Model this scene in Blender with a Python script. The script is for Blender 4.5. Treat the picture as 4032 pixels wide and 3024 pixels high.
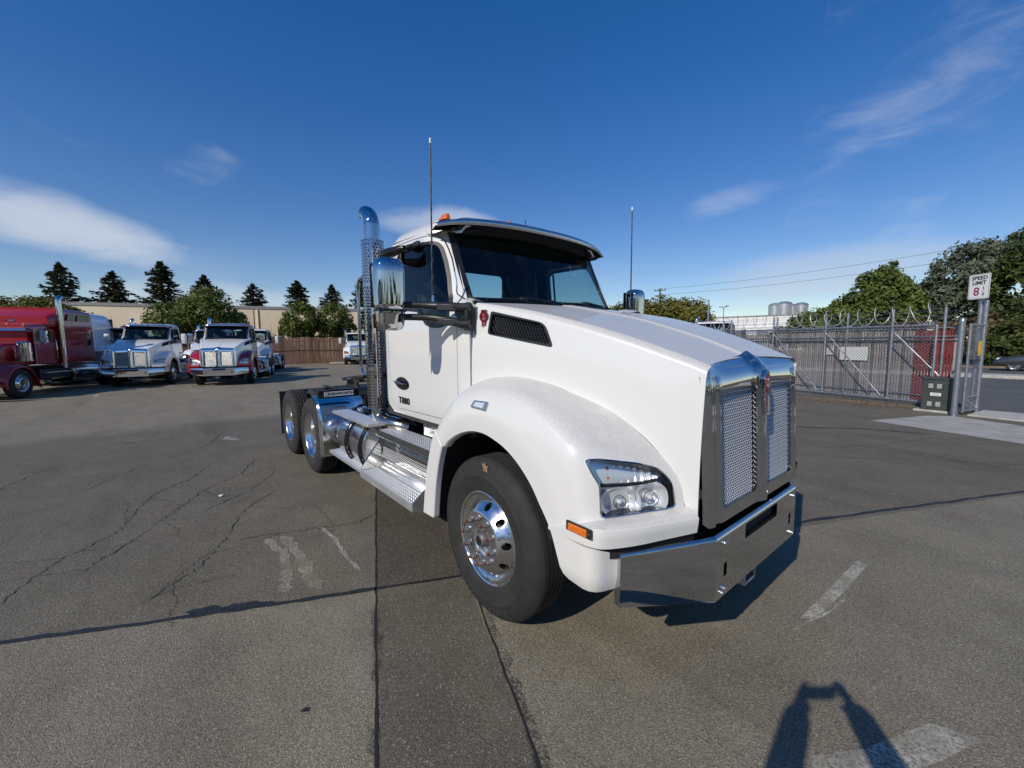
import bpy, math, random
import numpy as np
from mathutils import Vector, Matrix, Euler
from mathutils.geometry import delaunay_2d_cdt
R = math.radians
random.seed(7)
scene = bpy.context.scene
COL = scene.collection
for o in list(bpy.data.objects): bpy.data.objects.remove(o)

# ------------------------------------------------------------------ camera
cam_d = bpy.data.cameras.new('camera'); cam = bpy.data.objects.new('camera', cam_d); COL.objects.link(cam)
scene.camera = cam
CAM = Vector((2.0936, -2.6144, 1.7753)); YAW, PITCH, ROLL = 2.4539, -0.0991, -0.0087
fw = Vector((math.cos(PITCH)*math.cos(YAW), math.cos(PITCH)*math.sin(YAW), math.sin(PITCH)))
r0 = Vector((math.sin(YAW), -math.cos(YAW), 0)); u0 = r0.cross(fw)
rr = math.cos(ROLL)*r0 + math.sin(ROLL)*u0; uu = -math.sin(ROLL)*r0 + math.cos(ROLL)*u0
cam.matrix_world = Matrix(((rr.x, uu.x, -fw.x, CAM.x), (rr.y, uu.y, -fw.y, CAM.y), (rr.z, uu.z, -fw.z, CAM.z), (0, 0, 0, 1)))
cam_d.sensor_width = 36; cam_d.lens = 1626.84/4032*36
cam_d.clip_start = 0.05; cam_d.clip_end = 3000

# ------------------------------------------------------------------ sun, sky, exposure
SUN_AZ, SUN_EL = R(-77.5), R(35.0)          # azimuth of the sun measured from +x
sun_dir = Vector((math.cos(SUN_EL)*math.cos(SUN_AZ), math.cos(SUN_EL)*math.sin(SUN_AZ), math.sin(SUN_EL)))
sd = bpy.data.lights.new('sun', 'SUN'); sd.energy = 3.95; sd.angle = R(0.53); sd.color = (1, .935, .83)
sun = bpy.data.objects.new('sun', sd); COL.objects.link(sun)
sun.rotation_euler = sun_dir.to_track_quat('Z', 'Y').to_euler(); sun.location = (0, -20, 30)

world = bpy.data.worlds.new('World'); scene.world = world; world.use_nodes = True
def build_world():
    nt = world.node_tree; N = nt.nodes; L = nt.links
    N.clear()
    out = N.new('ShaderNodeOutputWorld'); bg = N.new('ShaderNodeBackground'); L.new(bg.outputs[0], out.inputs[0])
    bg.inputs[1].default_value = 0.138
    sky = N.new('ShaderNodeTexSky'); sky.sky_type = 'NISHITA'; sky.sun_disc = False
    sky.sun_elevation = SUN_EL; sky.sun_rotation = math.pi/2 - SUN_AZ
    sky.air_density = 1.0; sky.dust_density = 0.0; sky.ozone_density = 3.0; sky.altitude = 0
    tc = N.new('ShaderNodeTexCoord')
    def M(op, a, b=None, c=None):
        n = N.new('ShaderNodeMath'); n.operation = op
        for i, x in enumerate((a, b, c)):
            if x is None: continue
            if isinstance(x, (int, float)): n.inputs[i].default_value = x
            else: L.new(x, n.inputs[i])
        return n.outputs[0]
    def dot(v):
        n = N.new('ShaderNodeVectorMath'); n.operation = 'DOT_PRODUCT'; L.new(tc.outputs['Generated'], n.inputs[0]); n.inputs[1].default_value = v
        return n.outputs['Value']
    def noise(scale, detail, rough, stretch=(1, 1, 2.2), loc=(0, 0, 0), dist=0.4):
        mp = N.new('ShaderNodeMapping'); mp.inputs['Scale'].default_value = stretch; mp.inputs['Location'].default_value = loc
        L.new(tc.outputs['Generated'], mp.inputs[0])
        n = N.new('ShaderNodeTexNoise'); n.inputs['Scale'].default_value = scale; n.inputs['Detail'].default_value = detail
        n.inputs['Roughness'].default_value = rough; n.inputs['Distortion'].default_value = dist; L.new(mp.outputs[0], n.inputs[0])
        return n.outputs['Fac']
    n1 = noise(5.5, 5, .55, (1, 1, 2.4)); n2 = noise(2.2, 4, .5, (1, 1, 3.0), (3, 1, 0))
    wisp = noise(4.0, 5, .6, (1, 1.6, 3.5), (1.3, 4, 2), 1.2)
    def band(az, el, wa, we, tilt=0, power=1.0):
        # elliptical cloud bank centred on a direction
        a, e = R(az), R(el)
        c = Vector((math.cos(e)*math.cos(a), math.cos(e)*math.sin(a), math.sin(e)))
        t1 = Vector((-math.sin(a), math.cos(a), 0)); t2 = c.cross(t1)
        if t2.z < 0: t2 = -t2
        ct, st = math.cos(R(tilt)), math.sin(R(tilt)); t1, t2 = ct*t1+st*t2, -st*t1+ct*t2
        u = M('DIVIDE', dot(t1), math.tan(R(wa))); v = M('DIVIDE', dot(t2), math.tan(R(we)))
        q = M('ADD', M('MULTIPLY', u, u), M('MULTIPLY', v, v))
        front = M('GREATER_THAN', dot(c), 0.2)
        return M('MULTIPLY', front, M('SUBTRACT', 1.0, q))
    def cloud(shape, nz, amt, lo, hi, gain):
        s = M('ADD', shape, M('MULTIPLY', M('SUBTRACT', nz, .5), amt))
        mr = N.new('ShaderNodeMapRange'); mr.interpolation_type = 'SMOOTHSTEP'; L.new(s, mr.inputs[0])
        mr.inputs[1].default_value = lo; mr.inputs[2].default_value = hi; mr.inputs[3].default_value = 0; mr.inputs[4].default_value = gain
        return mr.outputs[0]
    layers = [
        cloud(band(188.5, 11.3, 10.5, 3.1, 9), n1, 1.5, .0, 1.0, .62),
        cloud(band(150, 15.6, 8.5, 2.3, 0), n1, 2.0, .1, 1.2, .50),
        cloud(band(175.5, 18.6, 4.5, 2.2, -8), n1, 2.6, .25, 1.5, .24),
        cloud(band(113.5, 16.4, 7, 2.2, -10), n1, 2.4, .2, 1.4, .30),
        cloud(band(96.5, 22.8, 10, 5.0, -28), wisp, 3.2, .3, 2.0, .24),
        cloud(band(104, 7.6, 15, 3.0, -2), n2, 2.2, .1, 1.2, .42),
        cloud(band(170, 5.0, 20, 2.4, 0), n1, 2.4, .2, 1.3, .36)]
    # a thin general bank of haze cloud low over the whole horizon
    z = N.new('ShaderNodeSeparateXYZ'); L.new(tc.outputs['Generated'], z.inputs[0])
    low = N.new('ShaderNodeMapRange'); L.new(z.outputs[2], low.inputs[0]); low.inputs[1].default_value = .20; low.inputs[2].default_value = .0
    lay = M('MULTIPLY', low.outputs[0], cloud(n2, n1, .5, .42, .75, .40)); layers.append(lay)
    hs = N.new('ShaderNodeHueSaturation'); hs.inputs['Saturation'].default_value = 1.38; hs.inputs['Hue'].default_value = .5195; L.new(sky.outputs[0], hs.inputs['Color'])
    gm = N.new('ShaderNodeGamma'); gm.inputs[1].default_value = .80; L.new(hs.outputs[0], gm.inputs[0])
    vm = N.new('ShaderNodeVectorMath'); vm.operation = 'SCALE'; vm.inputs['Scale'].default_value = 1.18; L.new(gm.outputs[0], vm.inputs[0])
    cur = vm.outputs[0]
    for k, f in enumerate(layers):
        mx = N.new('ShaderNodeMixRGB'); L.new(f, mx.inputs[0]); L.new(cur, mx.inputs[1])
        mx.inputs[2].default_value = (5.9, 6.1, 6.5, 1) if k not in (5, 7) else (4.6, 4.9, 5.6, 1)
        cur = mx.outputs[0]
    L.new(cur, bg.inputs[0])
build_world()
scene.view_settings.view_transform = 'Standard'; scene.view_settings.look = 'None'
scene.view_settings.exposure = -0.12; scene.view_settings.gamma = 1.0
scene.render.engine = 'CYCLES'
try: scene.cycles.max_bounces = 10; scene.cycles.transparent_max_bounces = 24
except Exception: pass

# ------------------------------------------------------------------ tagging
def tag(o, label=None, cat=None, group=None, kind=None):
    if label: o['label'] = label
    if cat: o['category'] = cat
    if group: o['group'] = group
    if kind: o['kind'] = kind
    return o
def thing(name, label, cat, loc=(0, 0, 0), rz=0, group=None):
    o = bpy.data.objects.new(name, None); COL.objects.link(o); o.empty_display_size = .3
    o.location = loc; o.rotation_euler = (0, 0, rz)
    return tag(o, label, cat, group)

# ------------------------------------------------------------------ materials
MATS = {}
def mat(name, base=(.5, .5, .5), rough=.5, metal=0., spec=.5, var=None, bump=None, coat=0., coat_rough=.05, trans=0., emis=None, roughvar=None, aniso=0.):
    """var=(scale, amount, detail) colour mottling; bump=(scale, strength, detail)"""
    m = bpy.data.materials.new(name); m.use_nodes = True; MATS[name] = m
    nt = m.node_tree; N = nt.nodes; L = nt.links; b = N['Principled BSDF']
    b.inputs['Base Color'].default_value = (*base, 1); b.inputs['Roughness'].default_value = rough; b.inputs['Metallic'].default_value = metal
    b.inputs['Specular IOR Level'].default_value = spec; b.inputs['Coat Weight'].default_value = coat; b.inputs['Coat Roughness'].default_value = coat_rough
    b.inputs['Transmission Weight'].default_value = trans
    if emis: b.inputs['Emission Color'].default_value = (*emis[:3], 1); b.inputs['Emission Strength'].default_value = emis[3]
    tc = N.new('ShaderNodeTexCoord')
    def noise(s, d=4, r=.6):
        n = N.new('ShaderNodeTexNoise'); n.inputs['Scale'].default_value = s; n.inputs['Detail'].default_value = d; n.inputs['Roughness'].default_value = r
        L.new(tc.outputs['Object'], n.inputs[0]); return n
    if var:
        n = noise(var[0], var[2] if len(var) > 2 else 4)
        mr = N.new('ShaderNodeMapRange'); L.new(n.outputs[0], mr.inputs[0]); mr.inputs[1].default_value = .3; mr.inputs[2].default_value = .7
        mr.inputs[3].default_value = 1-var[1]; mr.inputs[4].default_value = 1+var[1]
        mx = N.new('ShaderNodeVectorMath'); mx.operation = 'SCALE'; mx.inputs[0].default_value = base; L.new(mr.outputs[0], mx.inputs['Scale']); L.new(mx.outputs[0], b.inputs['Base Color'])
    if roughvar:
        n = noise(roughvar[0]); mr = N.new('ShaderNodeMapRange'); L.new(n.outputs[0], mr.inputs[0]); mr.inputs[1].default_value = .3; mr.inputs[2].default_value = .7
        mr.inputs[3].default_value = max(0, rough-roughvar[1]); mr.inputs[4].default_value = rough+roughvar[1]; L.new(mr.outputs[0], b.inputs['Roughness'])
    if bump:
        n = noise(bump[0], bump[2] if len(bump) > 2 else 4)
        bp = N.new('ShaderNodeBump'); bp.inputs['Strength'].default_value = bump[1]; bp.inputs['Distance'].default_value = .01; L.new(n.outputs[0], bp.inputs['Height']); L.new(bp.outputs[0], b.inputs['Normal'])
    return m
def paint(name, base, dust=(.40, .355, .30), amount=.5, rough=.3):
    """lacquered vehicle paint; dust settled on faces that look up, with rain runs"""
    m = mat(name, base, rough, coat=1., coat_rough=.04); nt = m.node_tree; N = nt.nodes; L = nt.links; b = N['Principled BSDF']
    g = N.new('ShaderNodeNewGeometry'); s = N.new('ShaderNodeSeparateXYZ'); L.new(g.outputs['True Normal'], s.inputs[0])
    tc = N.new('ShaderNodeTexCoord')
    n1 = N.new('ShaderNodeTexNoise'); n1.inputs['Scale'].default_value = 1.3; n1.inputs['Detail'].default_value = 3; L.new(tc.outputs['Object'], n1.inputs[0])
    mp = N.new('ShaderNodeMapping'); mp.inputs['Scale'].default_value = (95, 75, 5); L.new(tc.outputs['Object'], mp.inputs[0])
    n2 = N.new('ShaderNodeTexNoise'); n2.inputs['Scale'].default_value = 1; n2.inputs['Detail'].default_value = 4; n2.inputs['Distortion'].default_value = .8; L.new(mp.outputs[0], n2.inputs[0])
    up = N.new('ShaderNodeMapRange'); L.new(s.outputs[2], up.inputs[0]); up.inputs[1].default_value = .25; up.inputs[2].default_value = .70; up.inputs[3].default_value = .05; up.inputs[4].default_value = 1
    a = N.new('ShaderNodeMapRange'); L.new(n1.outputs[0], a.inputs[0]); a.inputs[1].default_value = .3; a.inputs[2].default_value = .7; a.inputs[3].default_value = .85; a.inputs[4].default_value = 1.
    c = N.new('ShaderNodeMapRange'); L.new(n2.outputs[0], c.inputs[0]); c.inputs[1].default_value = .36; c.inputs[2].default_value = .62; c.inputs[3].default_value = 1.; c.inputs[4].default_value = .5
    m1 = N.new('ShaderNodeMath'); m1.operation = 'MULTIPLY'; L.new(up.outputs[0], m1.inputs[0]); L.new(a.outputs[0], m1.inputs[1])
    m2 = N.new('ShaderNodeMath'); m2.operation = 'MULTIPLY'; L.new(m1.outputs[0], m2.inputs[0]); L.new(c.outputs[0], m2.inputs[1])
    m3 = N.new('ShaderNodeMath'); m3.operation = 'MULTIPLY'; L.new(m2.outputs[0], m3.inputs[0]); m3.inputs[1].default_value = amount
    mx = N.new('ShaderNodeMixRGB'); L.new(m3.outputs[0], mx.inputs[0]); mx.inputs[1].default_value = (*base, 1); mx.inputs[2].default_value = (*dust, 1); L.new(mx.outputs[0], b.inputs['Base Color'])
    cr = N.new('ShaderNodeMapRange'); L.new(m3.outputs[0], cr.inputs[0]); cr.inputs[3].default_value = 1.; cr.inputs[4].default_value = .1; cr.inputs[2].default_value = .6; L.new(cr.outputs[0], b.inputs['Coat Weight'])
    rr_ = N.new('ShaderNodeMapRange'); L.new(m3.outputs[0], rr_.inputs[0]); rr_.inputs[2].default_value = .6; rr_.inputs[3].default_value = rough; rr_.inputs[4].default_value = .75; L.new(rr_.outputs[0], b.inputs['Roughness'])
    return m
def glass(name, tint=(.6, .72, .72), refl_rough=.0):
    m = bpy.data.materials.new(name); m.use_nodes = True; MATS[name] = m
    nt = m.node_tree; N = nt.nodes; L = nt.links; N.clear()
    o = N.new('ShaderNodeOutputMaterial'); mx = N.new('ShaderNodeMixShader'); t = N.new('ShaderNodeBsdfTransparent'); g = N.new('ShaderNodeBsdfGlossy'); lw = N.new('ShaderNodeLayerWeight'); lw.inputs[0].default_value = .5
    pw = N.new('ShaderNodeMath'); pw.operation = 'POWER'; L.new(lw.outputs['Facing'], pw.inputs[0]); pw.inputs[1].default_value = 4.5
    f = N.new('ShaderNodeMath'); f.operation = 'MULTIPLY_ADD'; L.new(pw.outputs[0], f.inputs[0]); f.inputs[1].default_value = .94; f.inputs[2].default_value = .05; t.inputs[0].default_value = (*tint, 1); g.inputs['Roughness'].default_value = refl_rough
    L.new(f.outputs[0], mx.inputs[0]); L.new(t.outputs[0], mx.inputs[1]); L.new(g.outputs[0], mx.inputs[2]); L.new(mx.outputs[0], o.inputs[0]); return m
paint('white_paint', (.745, .735, .70), amount=.52)
paint('white_clean', (.82, .815, .80), amount=.08)
paint('white_paint_cab', (.74, .735, .71), amount=.3)
paint('red_paint', (.33, .006, .011), amount=.0)
mat('chrome', (.56, .57, .585), .03, 1., roughvar=(9, .015))
mat('chrome_far', (.78, .79, .80), .08, 1.)
mat('shield_chrome', (.42, .42, .43), .05, 1.)
mat('visor_steel', (.66, .66, .66), .26, 1., roughvar=(12, .06))
mat('grille_wire', (.66, .65, .63), .32, .7)
mat('razor_wire', (.62, .62, .62), .5, .4)
mat('aluminium', (.78, .79, .80), .16, 1., roughvar=(14, .07), bump=(40, .02))
mat('brushed_aluminium', (.74, .73, .71), .46, .85, roughvar=(20, .08), var=(7, .10))
mat('grip_aluminium', (.82, .81, .79), .34, .9)
mat('box_aluminium', (.56, .57, .58), .09, 1., roughvar=(6, .04))
mat('rim_polish', (.80, .795, .78), .20, 1., roughvar=(18, .07))
mat('reflector', (.93, .93, .93), .25, .55)
mat('seal_grey', (.42, .42, .42), .6)
mat('dull_metal', (.30, .30, .30), .45, .8, var=(16, .25))
mat('steel_exhaust', (.42, .40, .36), .22, 1., var=(5, .2), roughvar=(9, .08))
mat('black_plastic', (.018, .018, .019), .42, var=(22, .25), bump=(180, .04))
mat('black_gloss', (.012, .012, .013), .18)
mat('black_matte', (.014, .014, .014), .8, var=(12, .3))
mat('chassis_black', (.02, .02, .021), .5, var=(9, .5))
mat('rubber', (.022, .021, .020), .78, var=(7, .28), bump=(90, .10))
mat('rubber_tread', (.030, .028, .026), .88, var=(14, .35), bump=(60, .2))
mat('rubber_letter', (.045, .043, .041), .7)
mat('rust', (.14, .055, .028), .85, var=(60, .4))
mat('galvanised', (.42, .43, .44), .38, .85, var=(12, .18), roughvar=(20, .1))
mat('amber_lens', (.75, .16, .01), .12, coat=1., var=(90, .25))
mat('lamp_amber', (.55, .17, .03), .15, coat=.6)
mat('lens_clear', (.8, .81, .82), .12, .45)
mat('white_plastic', (.75, .75, .73), .35)
mat('emblem_red', (.15, .005, .010), .25, coat=1.)
mat('lettering_silver', (.62, .62, .60), .3, .7)
mat('interior_dark', (.035, .036, .04), .75, var=(8, .2))
mat('interior_grey', (.12, .125, .13), .8, var=(8, .2))
mat('leaf_brown', (.25, .15, .09), .85, var=(40, .3))
glass('windshield_glass', (.62, .76, .75)); glass('door_glass', (.52, .64, .66)); glass('lens_glass', (.93, .95, .96)); glass('rear_glass', (.7, .85, .87))

# ------------------------------------------------------------------ mesh helpers
def orth(d):
    d = Vector(d).normalized(); a = Vector((0, 0, 1)) if abs(d.z) < .9 else Vector((1, 0, 0))
    x = d.cross(a).normalized(); return x, d.cross(x).normalized()
class MB:
    def __init__(s): s.v = []; s.f = []
    def add(s, v, f):
        n = len(s.v); s.v += [tuple(p) for p in v]; s.f += [tuple(i+n for i in q) for q in f]; return s
    def box(s, c, d, rot=None):
        m = rot.to_matrix() if isinstance(rot, Euler) else rot
        P = []
        for z in (-.5, .5):
            for x, y in ((-.5, -.5), (.5, -.5), (.5, .5), (-.5, .5)):
                p = Vector((x*d[0], y*d[1], z*d[2]))
                if m: p = m @ p
                P.append(p+Vector(c))
        return s.add(P, [(0, 3, 2, 1), (4, 5, 6, 7), (0, 1, 5, 4), (1, 2, 6, 5), (2, 3, 7, 6), (3, 0, 4, 7)])
    def bx(s, x0, x1, y0, y1, z0, z1): return s.box(((x0+x1)/2, (y0+y1)/2, (z0+z1)/2), (x1-x0, y1-y0, z1-z0))
    def cyl(s, a, b, r, r1=None, n=16, caps=True):
        a, b = Vector(a), Vector(b); r1 = r if r1 is None else r1; x, y = orth(b-a)
        P = []
        for k in range(n):
            t = 2*math.pi*k/n; d = x*math.cos(t)+y*math.sin(t); P += [a+d*r, b+d*r1]
        F = [(2*k, 2*((k+1) % n), 2*((k+1) % n)+1, 2*k+1) for k in range(n)]
        if caps: F += [tuple(2*k for k in range(n))[::-1], tuple(2*k+1 for k in range(n))]
        return s.add(P, F)
    def tube(s, pts, r, n=8, closed=False, caps=True):
        pts = [Vector(p) for p in pts]; N = len(pts); rs = r if isinstance(r, (list, tuple)) else [r]*N
        P = []; x = None
        for i in range(N):
            a = pts[i-1] if (i > 0 or closed) else pts[0]; b = pts[(i+1) % N] if (i < N-1 or closed) else pts[-1]
            d = (b-a).normalized()
            if x is None: x, y = orth(d)
            else:
                x = (x-d*x.dot(d)).normalized(); y = d.cross(x)
            for k in range(n):
                t = 2*math.pi*k/n; P.append(pts[i]+(x*math.cos(t)+y*math.sin(t))*rs[i])
        F = []
        for i in range(N if closed else N-1):
            for k in range(n):
                a, b = i*n, ((i+1) % N)*n; F.append((a+k, a+(k+1) % n, b+(k+1) % n, b+k))
        if caps and not closed: F += [tuple(range(n))[::-1], tuple(range((N-1)*n, N*n))]
        return s.add(P, F)
    def lathe(s, prof, o, ax, n=32, cap0=False, cap1=False):
        o = Vector(o); ax = Vector(ax).normalized(); x, y = orth(ax); P = []; m = len(prof)
        for k in range(n):
            t = 2*math.pi*k/n; d = x*math.cos(t)+y*math.sin(t)
            P += [o+d*r+ax*h for r, h in prof]
        F = []
        for k in range(n):
            a, b = k*m, ((k+1) % n)*m
            F += [(a+i, a+i+1, b+i+1, b+i) for i in range(m-1)]
        if cap0: F.append(tuple(k*m for k in range(n)))
        if cap1: F.append(tuple(k*m+m-1 for k in range(n))[::-1])
        return s.add(P, F)
    def prism(s, poly, mp, a, b):
        """poly 2-D, mp(u,v,w)->3-D, extruded from w=a to w=b"""
        n = len(poly); P = [mp(u, v, a) for u, v in poly]+[mp(u, v, b) for u, v in poly]
        F = [tuple(range(n))[::-1], tuple(range(n, 2*n))]+[(i, (i+1) % n, n+(i+1) % n, n+i) for i in range(n)]
        return s.add(P, F)
    def grid(s, rows, flip=False):
        m = len(rows[0]); P = [p for r in rows for p in r]
        F = [(i*m+j, i*m+j+1, (i+1)*m+j+1, (i+1)*m+j) for i in range(len(rows)-1) for j in range(m-1)]
        if flip: F = [q[::-1] for q in F]
        return s.add(P, F)
    def mirror(s):
        s.v = [(x, -y, z) for x, y, z in s.v]; s.f = [q[::-1] for q in s.f]; return s
    def mesh(s, name, smooth=38):
        me = bpy.data.meshes.new(name); me.from_pydata(s.v, [], s.f); me.update()
        if smooth is not None:
            me.shade_smooth()
            if smooth < 180: me.set_sharp_from_angle(angle=R(smooth))
        return me
    def obj(s, name, m, parent=None, bevel=0, smooth=38, seg=2, solid=0):
        me = s.mesh(name, smooth); return link(name, me, m, parent, bevel, seg, solid)
def link(name, me, m, parent=None, bevel=0, seg=2, solid=0):
    o = bpy.data.objects.new(name, me); COL.objects.link(o)
    if m: me.materials.append(MATS[m] if isinstance(m, str) else m)
    o.parent = parent
    if solid:
        k = o.modifiers.new('solid', 'SOLIDIFY'); k.thickness = solid; k.offset = -1
    if bevel:
        k = o.modifiers.new('bevel', 'BEVEL'); k.width = bevel; k.segments = seg; k.limit_method = 'ANGLE'; k.angle_limit = R(40); k.harden_normals = False
    return o
def copy_part(o, parent, loc=None, rz=None):
    c = o.copy(); COL.objects.link(c); c.parent = parent
    if loc is not None: c.location = loc
    if rz is not None: c.rotation_euler = (0, 0, rz)
    return c
def copy_tree(o, parent=None, skip=(), swap=None):
    c = o.copy(); COL.objects.link(c); c.parent = parent
    if swap and o.type == 'MESH' and c.material_slots:
        key = (o.name.split('.')[0], o.data.materials[0].name); nm = swap.get(key) or swap.get(key[0]) or swap.get(key[1])
        if nm: c.material_slots[0].link = 'OBJECT'; c.material_slots[0].material = MATS[nm]
    for ch in list(o.children):
        if ch.name.split('.')[0] in skip: continue
        copy_tree(ch, c, skip, swap)
    return c
def cr(pts, n):
    """Catmull-Rom through points, n samples per span"""
    P = [Vector(p) for p in pts]; out = []
    for i in range(len(P)-1):
        a, b, c, d = P[max(i-1, 0)], P[i], P[i+1], P[min(i+2, len(P)-1)]
        for k in range(n):
            t = k/n; out.append(.5*((2*b)+(c-a)*t+(2*a-5*b+4*c-d)*t*t+(3*b-a-3*c+d)*t**3))
    out.append(P[-1]); return out
def crf(pts, t):
    n = len(pts)-1; t = min(max(t, 0), n-1e-6); i = int(t); t -= i
    a, b, c, d = pts[max(i-1, 0)], pts[i], pts[i+1], pts[min(i+2, n)]
    return .5*((2*b)+(c-a)*t+(2*a-5*b+4*c-d)*t*t+(3*b-a-3*c+d)*t**3)
def interp(x, tab):
    if x <= tab[0][0]: return tab[0][1]
    for (a, fa), (b, fb) in zip(tab, tab[1:]):
        if x <= b: return fa+(fb-fa)*(x-a)/(b-a)
    return tab[-1][1]
def sint(x, tab):
    """smooth monotone-ish interpolation of a table"""
    xs = [t[0] for t in tab]
    if x <= xs[0]: return tab[0][1]
    if x >= xs[-1]: return tab[-1][1]
    i = max(k for k in range(len(xs)) if xs[k] <= x); i = min(i, len(xs)-2)
    def sl(j):
        if j <= 0 or j >= len(xs)-1:
            j = min(max(j, 0), len(xs)-1); k = 0 if j == 0 else len(xs)-2
            return (tab[k+1][1]-tab[k][1])/(xs[k+1]-xs[k])
        return (tab[j+1][1]-tab[j-1][1])/(xs[j+1]-xs[j-1])
    h = xs[i+1]-xs[i]; t = (x-xs[i])/h; a, b = tab[i][1], tab[i+1][1]; m0, m1 = sl(i)*h, sl(i+1)*h
    return (2*t**3-3*t*t+1)*a+(t**3-2*t*t+t)*m0+(-2*t**3+3*t*t)*b+(t**3-t*t)*m1
def inside(p, poly):
    x, y = p; c = False; j = len(poly)-1
    for i in range(len(poly)):
        xi, yi = poly[i]; xj, yj = poly[j]
        if (yi > y) != (yj > y) and x < (xj-xi)*(y-yi)/(yj-yi)+xi: c = not c
        j = i
    return c
def dens(poly, step):
    out = []
    for i in range(len(poly)):
        a, b = Vector(poly[i]), Vector(poly[(i+1) % len(poly)]); n = max(1, int((b-a).length/step))
        out += [tuple(a+(b-a)*k/n) for k in range(n)]
    return out
def rpoly(pts, r, n=4):
    """round the corners of a polygon"""
    out = []; N = len(pts)
    for i in range(N):
        a, b, c = Vector(pts[i-1]), Vector(pts[i]), Vector(pts[(i+1) % N]); rad = r[i] if isinstance(r, (list, tuple)) else r
        if rad <= 0: out.append(tuple(b)); continue
        d1 = min(rad, (a-b).length*.45); d2 = min(rad, (c-b).length*.45); p, q = b+(a-b).normalized()*d1, b+(c-b).normalized()*d2
        for k in range(n+1):
            t = k/n; out.append(tuple(p*(1-t)**2+b*2*t*(1-t)+q*t*t))
    return out
def sheet(name, m, parent, outer, holes, f, step, lip=0., out=(0, 0, 1), mirror=False, scale=(1, 1), obj=True):
    """triangulate a 2-D domain with holes, map it through f(u,v) to 3-D with exact normals, add a return lip of depth `lip`"""
    sx, sy = scale
    outer = [(u*sx, v*sy) for u, v in outer]; holes = [[(u*sx, v*sy) for u, v in h] for h in holes]
    loops = [dens(outer, step)]+[dens(h, step) for h in holes]
    V = []; E = []
    for lp in loops:
        n = len(V); V += [Vector(p) for p in lp]; E += [(n+i, n+(i+1) % len(lp)) for i in range(len(lp))]
    xs = [p[0] for p in outer]; ys = [p[1] for p in outer]; B = np.array([tuple(v) for v in V])
    j = 0; y = min(ys)+step*.5
    while y < max(ys):
        x = min(xs)+step*(.5 if j % 2 else .25)
        while x < max(xs):
            if inside((x, y), loops[0]) and not any(inside((x, y), h) for h in loops[1:]) and ((B-[x, y])**2).sum(1).min() > (.5*step)**2: V.append(Vector((x, y)))
            x += step
        y += step*.866; j += 1
    vo, eo, fo, *_ = delaunay_2d_cdt(V, E, [], 0, 1e-6)
    pos = []; nor = []; out = Vector(out); h = 1e-3
    def F(u, v): return Vector(f(u/sx, v/sy))
    for v in vo:
        p = F(v.x, v.y); du = F(v.x+h, v.y)-F(v.x-h, v.y); dv = F(v.x, v.y+h)-F(v.x, v.y-h); nn = du.cross(dv)
        nn = nn.normalized() if nn.length > 1e-12 else out.copy()
        if nn.dot(out) < 0: nn = -nn
        pos.append(p); nor.append(nn)
    faces = []
    for q in fo:
        c = sum((vo[i] for i in q), Vector((0, 0)))/len(q)
        if not inside(c, loops[0]) or any(inside(c, hh) for hh in loops[1:]): continue
        g = (pos[q[1]]-pos[q[0]]).cross(pos[q[2]]-pos[q[0]])
        if g.length < 1e-12: continue
        nn = nor[q[0]]+nor[q[1]]+nor[q[2]]
        faces.append(tuple(q) if g.dot(nn) > 0 else tuple(q)[::-1])
    if lip:
        ed = {}
        for q in faces:
            for a, b in zip(q, q[1:]+q[:1]): ed[(a, b)] = 1
        bd = [(a, b) for a, b in ed if (b, a) not in ed]
        lat = {}
        for a, b in bd:
            t = (pos[b]-pos[a]).normalized()
            for i in (a, b): lat[i] = lat.get(i, Vector((0, 0, 0)))+t.cross(nor[i])
        idx = {}
        for i, l in lat.items():
            l = l.normalized() if l.length > 1e-9 else Vector((0, 0, 1)); idx[i] = len(pos)
            pos += [pos[i].copy(), pos[i]-nor[i]*lip]; nor += [l, l]
        for a, b in bd: faces.append((idx[b], idx[a], idx[a]+1, idx[b]+1))
    if mirror:
        pos = [Vector((p.x, -p.y, p.z)) for p in pos]; nor = [Vector((p.x, -p.y, p.z)) for p in nor]; faces = [q[::-1] for q in faces]
    me = bpy.data.meshes.new(name); me.from_pydata([tuple(p) for p in pos], [], faces); me.update(); me.shade_smooth()
    me.normals_split_custom_set_from_vertices([tuple(n) for n in nor])
    return link(name, me, m, parent) if obj else me
def invert(f, P, d, uv0, it=25):
    """parameters where the line P + s*d meets the surface f"""
    d = Vector(d).normalized(); a, b = orth(d); u, v = uv0; h = 1e-3; P = Vector(P)
    def r(u, v): q = Vector(f(u, v))-P; return np.array([q.dot(a), q.dot(b)])
    for _ in range(it):
        e = r(u, v); J = np.stack([(r(u+h, v)-e)/h, (r(u, v+h)-e)/h], 1)
        try: s = np.linalg.solve(J, -e)
        except Exception: break
        s = np.clip(s, -.5, .5); u += s[0]; v += s[1]
    return u, v
_txt = {}
def text_mesh(body, size, ext=.002, sx=1., bold=0.):
    key = (body, size, ext, sx, bold)
    if key in _txt: return _txt[key]
    c = bpy.data.curves.new('text', 'FONT'); c.body = body; c.size = size; c.extrude = ext; c.align_x = 'CENTER'; c.align_y = 'CENTER'; c.offset = bold; c.resolution_u = 3
    t = bpy.data.objects.new('text', c); COL.objects.link(t); bpy.context.view_layer.update()
    me = bpy.data.meshes.new_from_object(t.evaluated_get(bpy.context.evaluated_depsgraph_get()))
    bpy.data.objects.remove(t); bpy.data.curves.remove(c)
    if sx != 1:
        for v in me.vertices: v.co.x *= sx
    _txt[key] = me; return me
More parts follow.
